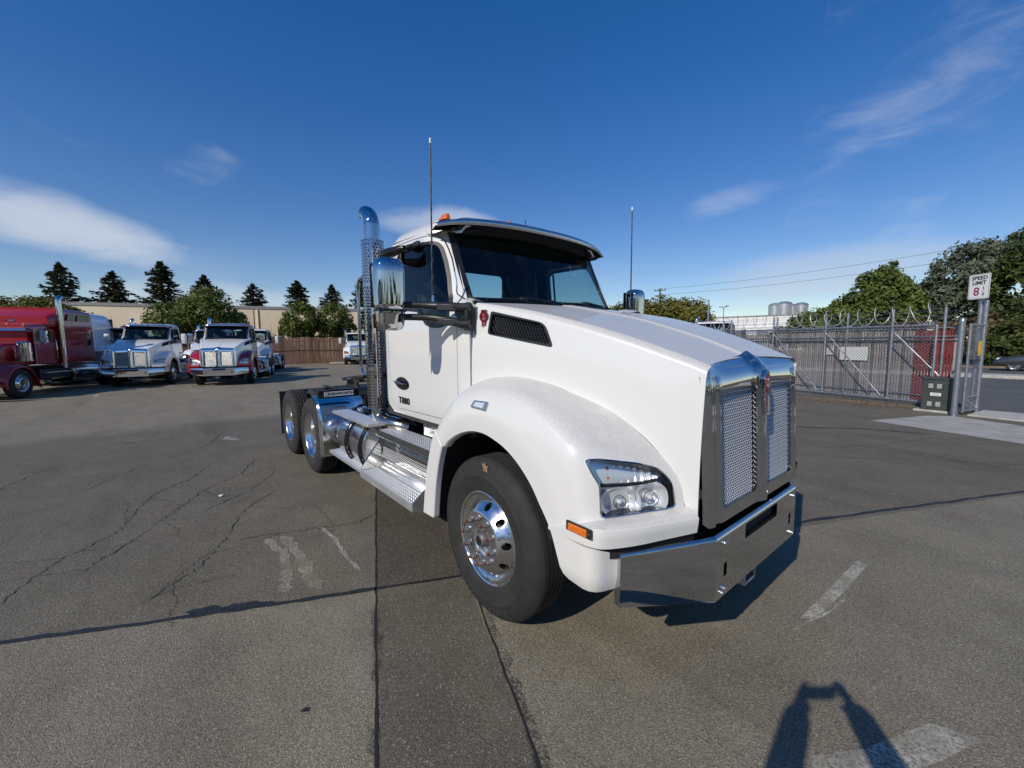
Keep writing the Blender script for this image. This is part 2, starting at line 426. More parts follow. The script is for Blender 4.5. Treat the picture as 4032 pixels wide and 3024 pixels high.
def text(name, body, size, m, parent, o, xd, yd, ext=.002, sx=1., bold=0.):
    me = text_mesh(body, size, ext, sx, bold).copy(); x = Vector(xd).normalized(); y = Vector(yd).normalized(); z = x.cross(y)
    me.transform(Matrix(((x.x, y.x, z.x, o[0]), (x.y, y.y, z.y, o[1]), (x.z, y.z, z.z, o[2]), (0, 0, 0, 1))))
    me.materials.clear(); return link(name, me, m, parent)
# ================================================================== the white day-cab tractor (truck axes: +x forward, +y its left side)
def hood_zs(x): return sint(x, [(-.36, 2.064), (-.235, 2.045), (-.009, 2.006), (.196, 1.965), (.497, 1.887), (.705, 1.824), (.843, 1.777), (.996, 1.72), (1.09, 1.684), (1.18, 1.645)])
def hood_ys(x): return .95-(x+.25)*.2555
def hood_zc(x): return sint(x, [(-.40, 2.105), (-.158, 2.062), (.144, 2.0), (.408, 1.937), (.641, 1.866), (.877, 1.787), (1.085, 1.703), (1.16, 1.672)])
def hood_zk(x): return sint(x, [(-.36, 1.435), (-.31, 1.457), (-.155, 1.534), (-.011, 1.556), (.097, 1.56), (.25, 1.544), (.393, 1.51), (.551, 1.456), (.695, 1.405), (.815, 1.335), (.925, 1.252), (1.018, 1.15), (1.072, 1.07), (1.10, .955), (1.165, .862)])
def hood_yk(x): return 1.03-(x+.35)*.2365
def hood_top(u, s):
    xr_ = -.285-.07*(1-s*s); xe = 1.098+.052*s*s; x = xr_+u*(xe-xr_); a = hood_ys(x); y = s*a; zs, zc = hood_zs(x), hood_zc(x)
    z = zs+(zc-.016-zs)*(1-abs(s)**2.2)+.016*math.exp(-(y/.030)**2)
    return (x, y, z)
def hood_side(x, z):
    zs, zk = hood_zs(x), hood_zk(x); d = max(0., zs-z); v = d/(zs-zk)
    k = min(1., d/.034); y = hood_ys(x)+.042*(1-(1-k)**2)*min(1, .35+.65*(x+.3)/1.0)
    y += (hood_yk(x)-hood_ys(x)-.042*min(1, .35+.65*(x+.3)/1.0))*v + .012*math.sin(math.pi*min(1, v))
    return (x, -y, z)
FST = [((-.369, -1.205, 1.071), (-.470, -1.195, 1.178), (-.500, -1.06, 1.215)),
       ((-.312, -1.205, 1.120), (-.395, -1.18, 1.290), (-.440, -1.045, 1.330)),
       ((-.193, -1.205, 1.184), (-.250, -1.165, 1.412), (-.325, -1.025, 1.450)),
       ((-.051, -1.205, 1.228), (-.100, -1.155, 1.465), (-.155, -.984, 1.534)),
       ((.098, -1.205, 1.238), (.080, -1.15, 1.490), (.030, -.94, 1.560)),
       ((.242, -1.205, 1.209), (.270, -1.15, 1.486), (.250, -.888, 1.544)),
       ((.342, -1.205, 1.170), (.420, -1.15, 1.455), (.470, -.836, 1.485)),
       ((.436, -1.205, 1.112), (.560, -1.15, 1.397), (.695, -.783, 1.405)),
       ((.524, -1.205, 1.034), (.695, -1.15, 1.325), (.860, -.745, 1.303)),
       ((.594, -1.205, .945), (.795, -1.15, 1.252), (.985, -.714, 1.190)),
       ((.630, -1.205, .900), (.858, -1.14, 1.095), (1.070, -.693, 1.080)),
       ((.661, -1.205, .855), (.892, -1.13, .938), (1.098, -.687, .955))]
FV = [[Vector(p) for p in st] for st in FST]
_L = [s[0] for s in FV]; _S = [s[1] for s in FV]; _C = [s[2] for s in FV]
def fender(t, v):
    """t along the fender from its rear edge (0) to the front (11), v from the arch lip (0) over the shoulder to the hood crease (1)"""
    a, s, c = crf(_L, t), crf(_S, t), crf(_C, t)
    m1 = (a+s)/2+Vector((0, -.022, 0)); k = min(1, t/3.)
    up = Vector((.012, -.008, .022)) if t < 8 else Vector((.02, -.012, .012))
    m2 = (s+c)/2+up*k*(1.0 if t < 9.5 else max(0, (11-t)/1.5))
    # rounded shoulder: quadratic blends with the shoulder as corner
    P = [a, m1, s, m2, c]
    return crf(P, v*4)
def make_wheels(root):
    out = {}
    # ---- tyre of the steered axle: ribs
    def tyre_prof(tread_h, ribs, rt=.525, groove=.012):
        p = [(.285, -.004), (.300, .002), (.330, .018), (.365, .025), (.40, .027), (.412, .0295), (.418, .026), (.45, .022), (.485, .010), (.503, -.004), (.512, -.014), (rt-.004, -.026), (rt, -.036)]
        h0, h1 = -.040, -.190; n = ribs; w = (h0-h1)/n; g = .009
        for k in range(n):
            a = h0-k*w; b = a-w
            if k: p += [(rt-groove, a-.001), (rt, a-g)] if False else [(rt, a-g/2)]
            p += [(rt, b+g/2)]
            if k < n-1: p += [(rt-groove, b+g/2-.001), (rt-groove, b-g/2+.001)]
        p += [(rt, -.194), (rt-.004, -.204), (.512, -.216), (.503, -.226), (.485, -.240), (.45, -.252), (.40, -.257), (.35, -.250), (.30, -.232), (.285, -.226)]
        return p
    me_ft = MB().lathe(tyre_prof(0, 5), (0, 0, 0), (0, -1, 0), 72).mesh('tyre', 30)
    b = MB().lathe(tyre_prof(0, 1, .509), (0, 0, 0), (0, -1, 0), 60)
    # ---- drive tyre tread blocks
    nb = 58
    for row, (ha, hb, off) in enumerate(((-.016, -.064, 0), (-.072, -.110, .5), (-.120, -.158, 0), (-.166, -.214, .5))):
        for k in range(nb):
            t0 = 2*math.pi*(k+off)/nb; t1 = t0+2*math.pi/nb*.84; tm = .012 if row in (1, 2) else 0
            P = []
            for rr_, ww in ((.500, 0), (.525, .003)):
                for h, t in ((ha-ww, t0), (hb+ww, t0+tm), (hb+ww, t1+tm), (ha-ww, t1)):
                    rq = rr_-(.008 if (h in (ha-ww,) and row == 0) or (h in (hb+ww,) and row == 3) else 0)
                    P.append((math.cos(t)*rq, -h, math.sin(t)*rq))
            b.add(P, [(4, 5, 6, 7), (0, 1, 5, 4), (1, 2, 6, 5), (2, 3, 7, 6), (3, 0, 4, 7)])
    me_rt = b.mesh('tyre', 30)
    # ---- front rim: polished disc with ten hand holes
    prof = [(.0, .046), (.112, .046), (.178, .050), (.188, .046), (.20, .034), (.235, .002), (.262, -.030), (.272, -.036)]
    circ = lambda r, n, cx=0, cy=0: [(cx+r*math.cos(2*math.pi*k/n), cy+r*math.sin(2*math.pi*k/n)) for k in range(n)]
    hh = [circ(.112, 40)]+[circ(.0235, 14, .226*math.cos(R(36*k+8)), .226*math.sin(R(36*k+8))) for k in range(10)]
    fr = lambda u, v: (u, -sint(math.hypot(u, v), prof), v)
    me_disc = sheet('disc', None, None, circ(.272, 72), hh, fr, .014, .022, (0, -1, 0), obj=False)
    me_rim = MB().lathe([(.272, -.036), (.279, -.030), (.284, -.012), (.290, .002), (.297, .009), (.304, .008), (.307, .002), (.304, -.006), (.285, -.012)], (0, 0, 0), (0, -1, 0), 72).mesh('rim', 60)
    me_bar = MB().lathe([(.272, -.036), (.262, -.07), (.255, -.2)], (0, 0, 0), (0, -1, 0), 40).mesh('rim_barrel', 60)
    # rear rim: deep dish
    me_rr = MB().lathe([(.285, -.012), (.304, -.006), (.307, .002), (.304, .008), (.297, .009), (.290, .002), (.284, -.012), (.280, -.030), (.268, -.048), (.262, -.07), (.258, -.13), (.250, -.155), (.235, -.168), (.20, -.160), (.182, -.148), (.112, -.148), (.112, -.06), (.10, -.045), (.0, -.045)], (0, 0, 0), (0, -1, 0), 72).mesh('rim', 40)
    h = MB().lathe([(.112, .046), (.112, .02), (.094, .012), (.088, -.01), (.045, -.012)], (0, 0, 0), (0, -1, 0), 36)
    me_hb = h.mesh('hub_bore', 40)
    h = MB().lathe([(.052, -.012), (.052, .02), (.048, .036), (.044, .050), (.040, .056), (.030, .058)], (0, 0, 0), (0, -1, 0), 32)
    h.lathe([(.070, -.012), (.070, .004), (.064, .010), (.05, .012)], (0, 0, 0), (0, -1, 0), 6)
    for k in range(3):
        a = R(120*k+75); h.cyl((.064*math.cos(a), .005, .064*math.sin(a)), (.064*math.cos(a), -.022, .064*math.sin(a)), .008, n=8)
    me_hub = h.mesh('hub_cap', 40)
    h = MB().lathe([(.030, .057), (.027, .061), (.0, .061)], (0, 0, 0), (0, -1, 0), 24); me_plug = h.mesh('hub_plug', 40)
    me_nut = MB().cyl((0, 0, 0), (0, -.008, 0), .024, .023, 20).cyl((0, -.008, 0), (0, -.030, 0), .0178, .0165, 6).mesh('lug_nut', 30)
    me_stud = MB().cyl((0, -.030, 0), (0, -.047, 0), .0105, .010, 10).cyl((0, -.047, 0), (0, -.051, 0), .010, .006, 10).mesh('stud', 40)
    def front(y, rz, toe=0.):
        w = bpy.data.objects.new('wheel', None); COL.objects.link(w); w.parent = root; w.location = (0, y, .520); w.rotation_euler = (0, 0, rz+toe)
        link('tyre', me_ft, None if me_ft.materials else 'rubber', w)
        for nm, me, mm in (('disc', me_disc, 'rim_polish'), ('rim', me_rim, 'rim_polish'), ('rim_barrel', me_bar, 'dull_metal'), ('hub_bore', me_hb, 'rim_polish'), ('hub_cap', me_hub, 'dull_metal'), ('hub_plug', me_plug, 'black_plastic')):
            link(nm, me, None if me.materials else mm, w)
        link('tyre_lettering', me_let, None if me_let.materials else 'rubber_letter', w)
        for k in range(10):
            a = R(36*k+26); p = (.1429*math.cos(a), -.049, .1429*math.sin(a))
            n = link('lug_nut', me_nut, None if me_nut.materials else 'dull_metal', w); n.location = p
            n = link('stud', me_stud, None if me_stud.materials else 'rust', w); n.location = p
        return w
    lv, lf = [], []
    for body, a0 in (('11R22.5', 152), ('RADIAL TUBELESS', 300)):
        for k, ch in enumerate(body):
            if ch == ' ': continue
            me = text_mesh(ch, .052, .0015); th = R(a0-5.4*k); n = len(lv)
            for v in me.vertices:
                x, z = v.co.x, v.co.y+.448; lv.append((x*math.sin(th)+z*math.cos(th), -.0235-v.co.z, -x*math.cos(th)+z*math.sin(th)))
            lf += [tuple(n+i for i in p.vertices) for p in me.polygons]
    me_let = bpy.data.meshes.new('tyre_lettering'); me_let.from_pydata(lv, [], lf)
    def rear(x, y, rz):
        w = bpy.data.objects.new('wheel', None); COL.objects.link(w); w.parent = root; w.location = (x, y, .518); w.rotation_euler = (0, R(random.uniform(0, 90)), 0)
        w.rotation_euler = (0, 0, rz)
        link('tyre', me_rt, None if me_rt.materials else 'rubber_tread', w); link('rim', me_rr, None if me_rr.materials else 'rim_polish', w)
        i = link('tyre', me_rt, None, w); i.location = (0, .33, 0)
        return w
    front(-1.1224, 0, R(-.6)); front(1.1224, math.pi, R(-.6))
    for x in (-4.059, -5.385):
        rear(x, -1.191, 0); rear(x, 1.191, math.pi)
def grip(mb, o, a, b, na, nb, sa, sb, h):
    """raised grip buttons of a stamped tread plate on the plane o + i*a + j*b"""
    o, a, b = Vector(o), Vector(a), Vector(b); n = a.cross(b).normalized()
    for i in range(na):
        for j in range(nb):
            c = o+a*((i+.5)/na)+b*((j+.5+(.25 if i % 2 else -.25))/nb); u, v = a.normalized()*sa, b.normalized()*sb
            if (i+j) % 2: u, v = (a.normalized()+b.normalized()*.8)*sa*.75, (b.normalized()-a.normalized()*.5)*sb*.8
            mb.add([c-u, c-v, c+u, c+v, c+n*h], [(0, 1, 4), (1, 2, 4), (2, 3, 4), (3, 0, 4)])
def make_truck():
    root = thing('semi_truck', 'large white day cab tractor truck filling the foreground, chrome grille and bumper', 'truck')
    W = 'white_paint'
    # ---------------------------------------------------------------- hood
    hood = sheet('hood', W, root, [(0, -1), (1, -1), (1, 1), (0, 1)], [], hood_top, .035, 0, (0, 0, 1), scale=(1.4, .8))
    edge = [(-.29+1.448*k/60, hood_zs(-.29+1.448*k/60)-.05) for k in range(61)]; low = [(-.29+1.448*k/80, hood_zk(-.29+1.448*k/80)) for k in range(81)]
    side_poly = edge+low[::-1]
    vent = rpoly([(-.140, 1.985), (.275, 1.893), (.345, 1.750), (-.152, 1.838)], [.02, .05, .03, .02])
    for mir in (False, True):
        s = -1 if not mir else 1
        sheet('hood_side', W, hood, side_poly, [vent], hood_side, .035, .02, (0, -1, 0), mirror=mir)
        rows = [[hood_side(-.29+1.450*k/70, hood_zs(-.29+1.450*k/70)-d) for k in range(71)] for d in (-.0, .003, .007, .012, .018, .025, .034, .042, .0505)]
        st = MB().grid(rows, flip=True)
        (st.mirror() if mir else st).obj('hood_shoulder', W, hood, smooth=60)
        sl = MB().grid([[(x, -1.0+.002, z) for x in (-.34, -.26)] for z in (1.40, 2.04)]); (sl.mirror() if mir else sl).obj('hood_seal', 'seal_grey', hood)
        # vent: frame, angled mesh and dark backing
        c = Vector((sum(p[0] for p in vent)/len(vent), sum(p[1] for p in vent)/len(vent)))
        ins = lambda k: [tuple(c+(Vector(p)-c)*Vector((k, 1-(1-k)*2.6))) if False else ((p[0]-c.x)*k+c.x, (p[1]-c.y)*(1-(1-k)*2.4)+c.y) for p in vent]
        v1 = ins(.945)
        off = lambda d: (lambda x, z: (lambda p: (p[0], p[1]+d, p[2]))(hood_side(x, z)))
        vf = sheet('hood_vent', 'black_plastic', hood, ins(1.012), [v1], off(-.006), .05, .03, (0, -1, 0), mirror=mir)
        sheet('vent_backing', 'black_matte', vf, vent, [], off(.05), .08, 0, (0, -1, 0), mirror=mir)
        mb = MB(); x0, x1 = -.15, .345
        for fam, dx in ((0, .55), (1, -.35)):
            k = -.5
            while k < .8:
                pts = []
                for q in range(15):
                    z = 1.74+.255*q/14; x = x0+k+dx*(1.99-z)*(1 if fam == 0 else 1)
                    if inside((x, z), v1): pts.append(Vector(off(.012+.004*fam)(x, z)))
                if len(pts) > 1: mb.tube(pts, .0038 if fam == 0 else .003, 4)
                k += .021
        if mir: mb.mirror()
        mb.obj('vent_mesh', 'black_gloss', vf, smooth=None)
        # badge: red shield with tail
        xd = Vector((.97, .24, 0)).normalized(); zd = Vector((0, -.02, 1)).normalized(); nn = Vector((.24, -.97, .03)).normalized()
        o = Vector(hood_side(-.196, 1.932))
        cp = [(.033*math.cos(R(a)), .018+.033*math.sin(R(a))) for a in range(-55, 56, 11)]+[(.021, .052), (.018, .058), (-.018, .058), (-.021, .052)]+[(.033*math.cos(R(a)), .018+.033*math.sin(R(a))) for a in range(125, 236, 11)]+[(-.0185, -.012), (-.0185, -.062), (-.014, -.068), (.014, -.068), (.0185, -.062), (.0185, -.012)]
        cp = [(u*1.12, v*1.08) for u, v in cp]; sy = 1 if not mir else -1
        def mp(u, v, w): p = o+xd*u+zd*v+nn*w; return (p.x, p.y*sy, p.z)
        e = MB().prism([(u*1.12, v*1.06) for u, v in cp], mp, -.006, .004).obj('badge', 'chrome', hood, smooth=30)
        MB().prism(cp, mp, .003, .0065).obj('badge_face', 'emblem_red', e, smooth=30)
        xt = Vector((xd.x, xd.y*sy, 0)) if not mir else Vector((-xd.x, xd.y, 0))
        for ch, dz in (('K', .028), ('W', .004)):
            p = o+zd*dz+nn*.007; text('badge_letter', ch, .026, 'lettering_silver', e, (p.x, p.y*sy, p.z), xt, (0, 0, 1), .0008)
        lb = MB()
        for du in (-.009, 0, .009): lb.prism([(du-.0018, -.06), (du+.0018, -.06), (du+.0018, -.018), (du-.0018, -.018)], mp, .006, .0078)
        lb.obj('badge_line', 'lettering_silver', e, smooth=None)
        make_fender(root, mir)
    # black box standing in for the shade of the engine bay behind the grille
    MB().bx(-.25, 1.08, -.60, .60, .70, 1.55).obj('engine_bay_dark', 'black_matte', root)
    make_front(root); make_cab(root); make_rear(root); make_wheels(root)
    return root
def make_fender(root, mir):
    W = 'white_paint'; sy = 1 if not mir else -1
    M = lambda mb: mb.mirror() if mir else mb
    # headlight outline, projected on to the fender surface
    hl3 = [(.824, -1.125, 1.21), (.838, -1.098, 1.154), (.859, -1.06, 1.088), (.864, -1.05, .935), (.875, -1.03, .913), (.959, -.872, .916), (1.044, -.713, .933), (1.051, -.699, .951), (1.039, -.722, 1.08), (1.019, -.76, 1.127), (.999, -.797, 1.16), (.935, -.918, 1.192), (.862, -1.053, 1.215), (.832, -1.11, 1.22)]
    d = Vector((.94, -.9, 1.07))-CAM
    uvs = [invert(fender, p, d, (9.8, .7)) for p in hl3]
    uvs = [(min(max(u, .02), 10.97), min(max(v, .05), .975)) for u, v in uvs]
    sc = (.17, .62)
    hole = rpoly(uvs, .08, 3)
    hole = [(min(u, 10.97), v) for u, v in hole]
    fd = sheet('fender', W, root, [(0, 0), (11, 0), (11, 1), (0, 1)], [hole], fender, .03, 0, (.1, -.9, .4), mirror=mir, scale=sc)
    # lip: return flange of the wheel arch
    rows = [[crf(_L, k*11/60)+Vector((0, o, 0))+(crf(_L, k*11/60)-Vector((.1, -1.2, .55))).normalized()*q for k in range(61)] for o, q in ((0, 0), (.012, -.012), (.05, -.014))]
    M(MB().grid(rows)).obj('arch_lip', W, fd, smooth=50)
    # wheel-house liner
    rows = [[crf(_L, k*11/40)*1.0+Vector((0, o, 0))+(crf(_L, k*11/40)-Vector((.1, -1.2, .55))).normalized()*q for k in range(41)] for o, q in ((.045, -.014), (.06, .03), (.55, .05))]
    M(MB().grid(rows)).obj('wheel_liner', 'black_matte', fd, smooth=60)
    M(MB().bx(-.50, .80, -.64, -.60, .30, 1.25)).obj('liner_wall', 'black_matte', fd)
    # front ledge and apron below the headlight
    top = [(.655, -1.205, .848), (.755, -1.207, .89), (.86, -1.207, .926), (.94, -1.195, .932), (.992, -1.152, .932), (1.06, -1.03, .93), (1.12, -.87, .93), (1.182, -.705, .93)]
    bot = [(.657, -1.205, .838), (.755, -1.207, .84), (.86, -1.205, .842), (.935, -1.192, .842), (.985, -1.15, .842), (1.052, -1.03, .845), (1.112, -.87, .848), (1.174, -.705, .852)]
    T = cr(top, 6); B = cr(bot, 6); n = len(T); f11 = [fender(11, k/(n-1)) for k in range(n)]
    rows = [f11]
    for k in range(n):
        pass
    rows.append([a.lerp(b, .5)+Vector((0, 0, .004)) for a, b in zip(f11, T)]); rows.append([t.lerp(a, .06)+Vector((0, 0, .0015)) for a, t in zip(f11, T)])
    rows.append([t+(b-t)*.10+Vector((0, 0, 0)) for t, b in zip(T, B)]); rows.append([t.lerp(b, .5) for t, b in zip(T, B)]); rows.append(B); rows.append([b+Vector((-.03, .03, .003)) for b in B])
    ap = M(MB().grid(rows)).obj('headlight_apron', W, fd, smooth=55)
    # dark gap strip behind the apron
    M(MB().grid([[b+Vector((-.028, .028, .03)) for b in B], [b+Vector((-.028, .028, -.07)) for b in B]])).obj('gap_filler', 'black_matte', fd)
    # bumper end cap below
    pth = cr([(.64, -1.198), (.80, -1.20), (.90, -1.198), (.945, -1.165), (.965, -1.11), (1.005, -.97), (1.06, -.80), (1.10, -.66)], 8)
    ln = [0.]
    for a, b in zip(pth, pth[1:]): ln.append(ln[-1]+(b-a).length)
    def at(s):
        for i in range(len(pth)-1):
            if s <= ln[i+1]: t = (s-ln[i])/(ln[i+1]-ln[i]); return pth[i].lerp(pth[i+1], t)
        return pth[-1]
    S = ln[-1]
    def cap(s, z):
        p = at(min(max(s, 0), S)); k = max(0, (.70-z)/.1); return (p.x-.015*k*k, p.y+.02*k*k, z)
    poly = [(.022, .838), (.045, .79), (.072, .72), (.092, .668), (.115, .638), (.15, .622), (.24, .612), (.34, .610), (S, .60), (S, .79), (.55, .792), (.40, .800), (.30, .83)]
    sheet('bumper_end_cap', W, root, poly, [], cap, .03, .025, (.5, -.8, 0), mirror=mir)
    # rear half of the splash guard behind the wheel
    o_ = [(-.474, 1.176), (-.555, 1.0), (-.61, .83), (-.652, .66), (-.682, .497)]; i_ = [(-.523, .505), (-.505, .62), (-.475, .78), (-.428, .94), (-.372, 1.072)]
    sg = M(MB().prism(cr2(o_)+cr2(i_), lambda u, v, w: (u, w, v), -1.222, -1.165)).obj('splash_guard', W, root, bevel=.01, smooth=35)
    M(MB().prism([(u-.004 if k < 5 else u-.03, v) for k, (u, v) in enumerate(o_+i_)], lambda u, v, w: (u, w, v), -1.165, -.62)).obj('guard_liner', 'black_matte', sg)
    # side marker lamp and round corner lamp
    mk = M(MB().box((.864, -1.213, .912), (.150, .012, .048))).obj('marker_housing', 'black_plastic', fd, bevel=.004)
    M(MB().box((.864, -1.222, .912), (.112, .010, .036))).obj('marker_lens', 'amber_lens', mk, bevel=.004)
    for sx in (-.066, .066): M(MB().cyl((.864+sx, -1.218, .912), (.864+sx, -1.2225, .912), .006, n=10)).obj('marker_screw', 'chrome', mk)
    # turn lamp on the fender side
    c = Vector(fender(4.0, .40)); nrm = Vector((0, -.97, .22)).normalized(); xd = Vector((1, 0, 0)); zd = nrm.cross(xd)*-1
    if zd.z < 0: zd = -zd
    def mp(o):
        return lambda u, v, w: tuple(Vector((.052, -1.192, 1.402))+xd*u+zd*v+nrm*(w+o))
    q = rpoly([(-.088, -.022), (-.058, .024), (.088, .028), (.076, -.028)], .012)
    lp = M(MB().prism(q, mp(0), -.012, .010)).obj('turn_lamp', 'chrome', fd, bevel=.003, smooth=30)
    M(MB().prism([(u*.62+.002, v*.62) for u, v in q], mp(0), .008, .0125)).obj('turn_lens', 'lens_clear', lp, bevel=.002)
    make_headlight(fd, uvs, hole, mir)
def cr2(p): return [tuple(q) for q in cr([Vector((a, b)) for a, b in p], 5)]
def make_headlight(fd, uvs, hole, mir):
    M = lambda mb: mb.mirror() if mir else mb
    def nf(u, v):
        h = .01; a = Vector(fender(min(u+h, 11), v))-Vector(fender(u-h, v)); b = Vector(fender(u, v+h))-Vector(fender(u, v-h)); n = a.cross(b).normalized()
        return n if n.dot(Vector((.7, -.7, .3))) > 0 else -n
    def off(d): return lambda u, v: tuple(Vector(fender(u, v))-nf(u, v)*d)
    sc = (.17, .62); cu = sum(p[0] for p in hole)/len(hole); cv = sum(p[1] for p in hole)/len(hole)
    sh = lambda k: [((u-cu)*k+cu, (v-cv)*k+cv) for u, v in hole]
    bez = sheet('headlight', 'black_gloss', fd, hole, [sh(.955)], off(.004), .03, .07, (.7, -.7, .3), mirror=mir, scale=sc)
    sheet('lens', 'lens_glass', bez, sh(.965), [], off(.006), .04, 0, (.7, -.7, .3), mirror=mir, scale=sc)
    sheet('housing', 'reflector', bez, sh(1.0), [], off(.075), .05, 0, (.7, -.7, .3), mirror=mir, scale=sc)
    # local frame of the lamp
    C = Vector((.955, -.905, 1.06)); n = Vector((.83, -.50, .22)).normalized(); a = Vector((.50, .86, 0)); a = (a-n*a.dot(n)).normalized(); b = n.cross(a)
    if b.z < 0: b = -b
    P = lambda u, v, w: C+a*u+b*v+n*w
    # chrome rim line round the lens
    ring = [Vector(off(-.001)(u, v)) for u, v in dens2(sh(.975), 60)]
    M(MB().tube(ring, .005, 6, closed=True)).obj('rim_line', 'chrome', bez)
    # two reflector bowls below
    for cu_, cv_, rx, rz in ((-.075, -.062, .105, .075), (.085, -.050, .088, .078)):
        mb = MB(); rows = []
        for i in range(9):
            q = i/8; rr_ = q; w = -.075+.07*q*q
            rows.append([P(cu_+rx*rr_*math.cos(t)*(1 if True else 1), cv_+rz*rr_*math.copysign(abs(math.sin(t))**.8, math.sin(t)), w) for t in [2*math.pi*k/28 for k in range(29)]])
        mb.grid(rows); M(mb).obj('reflector', 'reflector', bez, smooth=70)
        bb = MB().cyl(P(cu_, cv_, -.075), P(cu_, cv_, -.03), .012, .010, 12).lathe([(.0, -.012), (.010, -.016), (.013, -.03)], P(cu_, cv_, 0), n, 12)
        M(bb).obj('bulb', 'white_plastic', bez)
        M(MB().lathe([(.034, -.02), (.031, -.014), (.028, -.02)], P(cu_, cv_, 0), n, 20)).obj('bulb_shield', 'chrome', bez)
    # ribbed upper chamber and its amber bulbs
    mb = MB(); rows = []
    for j in range(7):
        v = .035+.085*j/6; row = []
        for i in range(57):
            u = -.185+.35*i/56; row.append(P(u+.03*(1-j/6)*0, v-.02*(u+.185)/.35, -.062+.018*abs(math.sin(i/56*math.pi*9))+.03*((j/6)-.5)**2*2))
        rows.append(row)
    mb.grid(rows); M(mb).obj('reflector', 'reflector', bez, smooth=30)
    for v in (.055, .10):
        M(MB().lathe([(.0, .026), (.010, .022), (.013, .01), (.012, -.02)], P(-.125, v, -.05), n, 12)).obj('signal_bulb', 'lamp_amber', bez)
    # divider bar
    M(MB().tube([P(-.175, .022, -.018), P(-.05, .020, -.006), P(.06, .026, -.002), P(.155, .038, -.012)], .009, 6)).obj('divider', 'black_gloss', bez)
def dens2(poly, n):
    L_ = [0.]; q = [Vector(p) for p in poly]+[Vector(poly[0])]
    for a, b in zip(q, q[1:]): L_.append(L_[-1]+(b-a).length)
    out = []
    for k in range(n):
        s = L_[-1]*k/n
        for i in range(len(q)-1):
            if s <= L_[i+1]: out.append(tuple(q[i].lerp(q[i+1], (s-L_[i])/max(1e-9, L_[i+1]-L_[i])))); break
    return out
def gr_xb(z): return 1.168+(1.62-z)*.052
def gr_top(y): return 1.653+.04*(1-(abs(y)/.64)**1.5)+.026*math.exp(-(y/.065)**2)
GW = .648
def grille_f(y, z):
    ds = max(0, GW-abs(y))/.06; dt = max(0, gr_top(y)-z)/.13; ct = .018+.066*(1-min(1, abs(y)/.63)**2)
    x = gr_xb(z)-(.034*(1-ds)**2 if ds < 1 else 0)-(ct*(1-dt)**2.2 if dt < 1 else 0)-.016*math.exp(-((abs(y)-.545)/.022)**2)*(1 if dt > .5 else 0)
    x += .026*math.exp(-(y/.055)**2)*(1 if dt > 1 else .35+.65*dt)
    return (x, y, z)
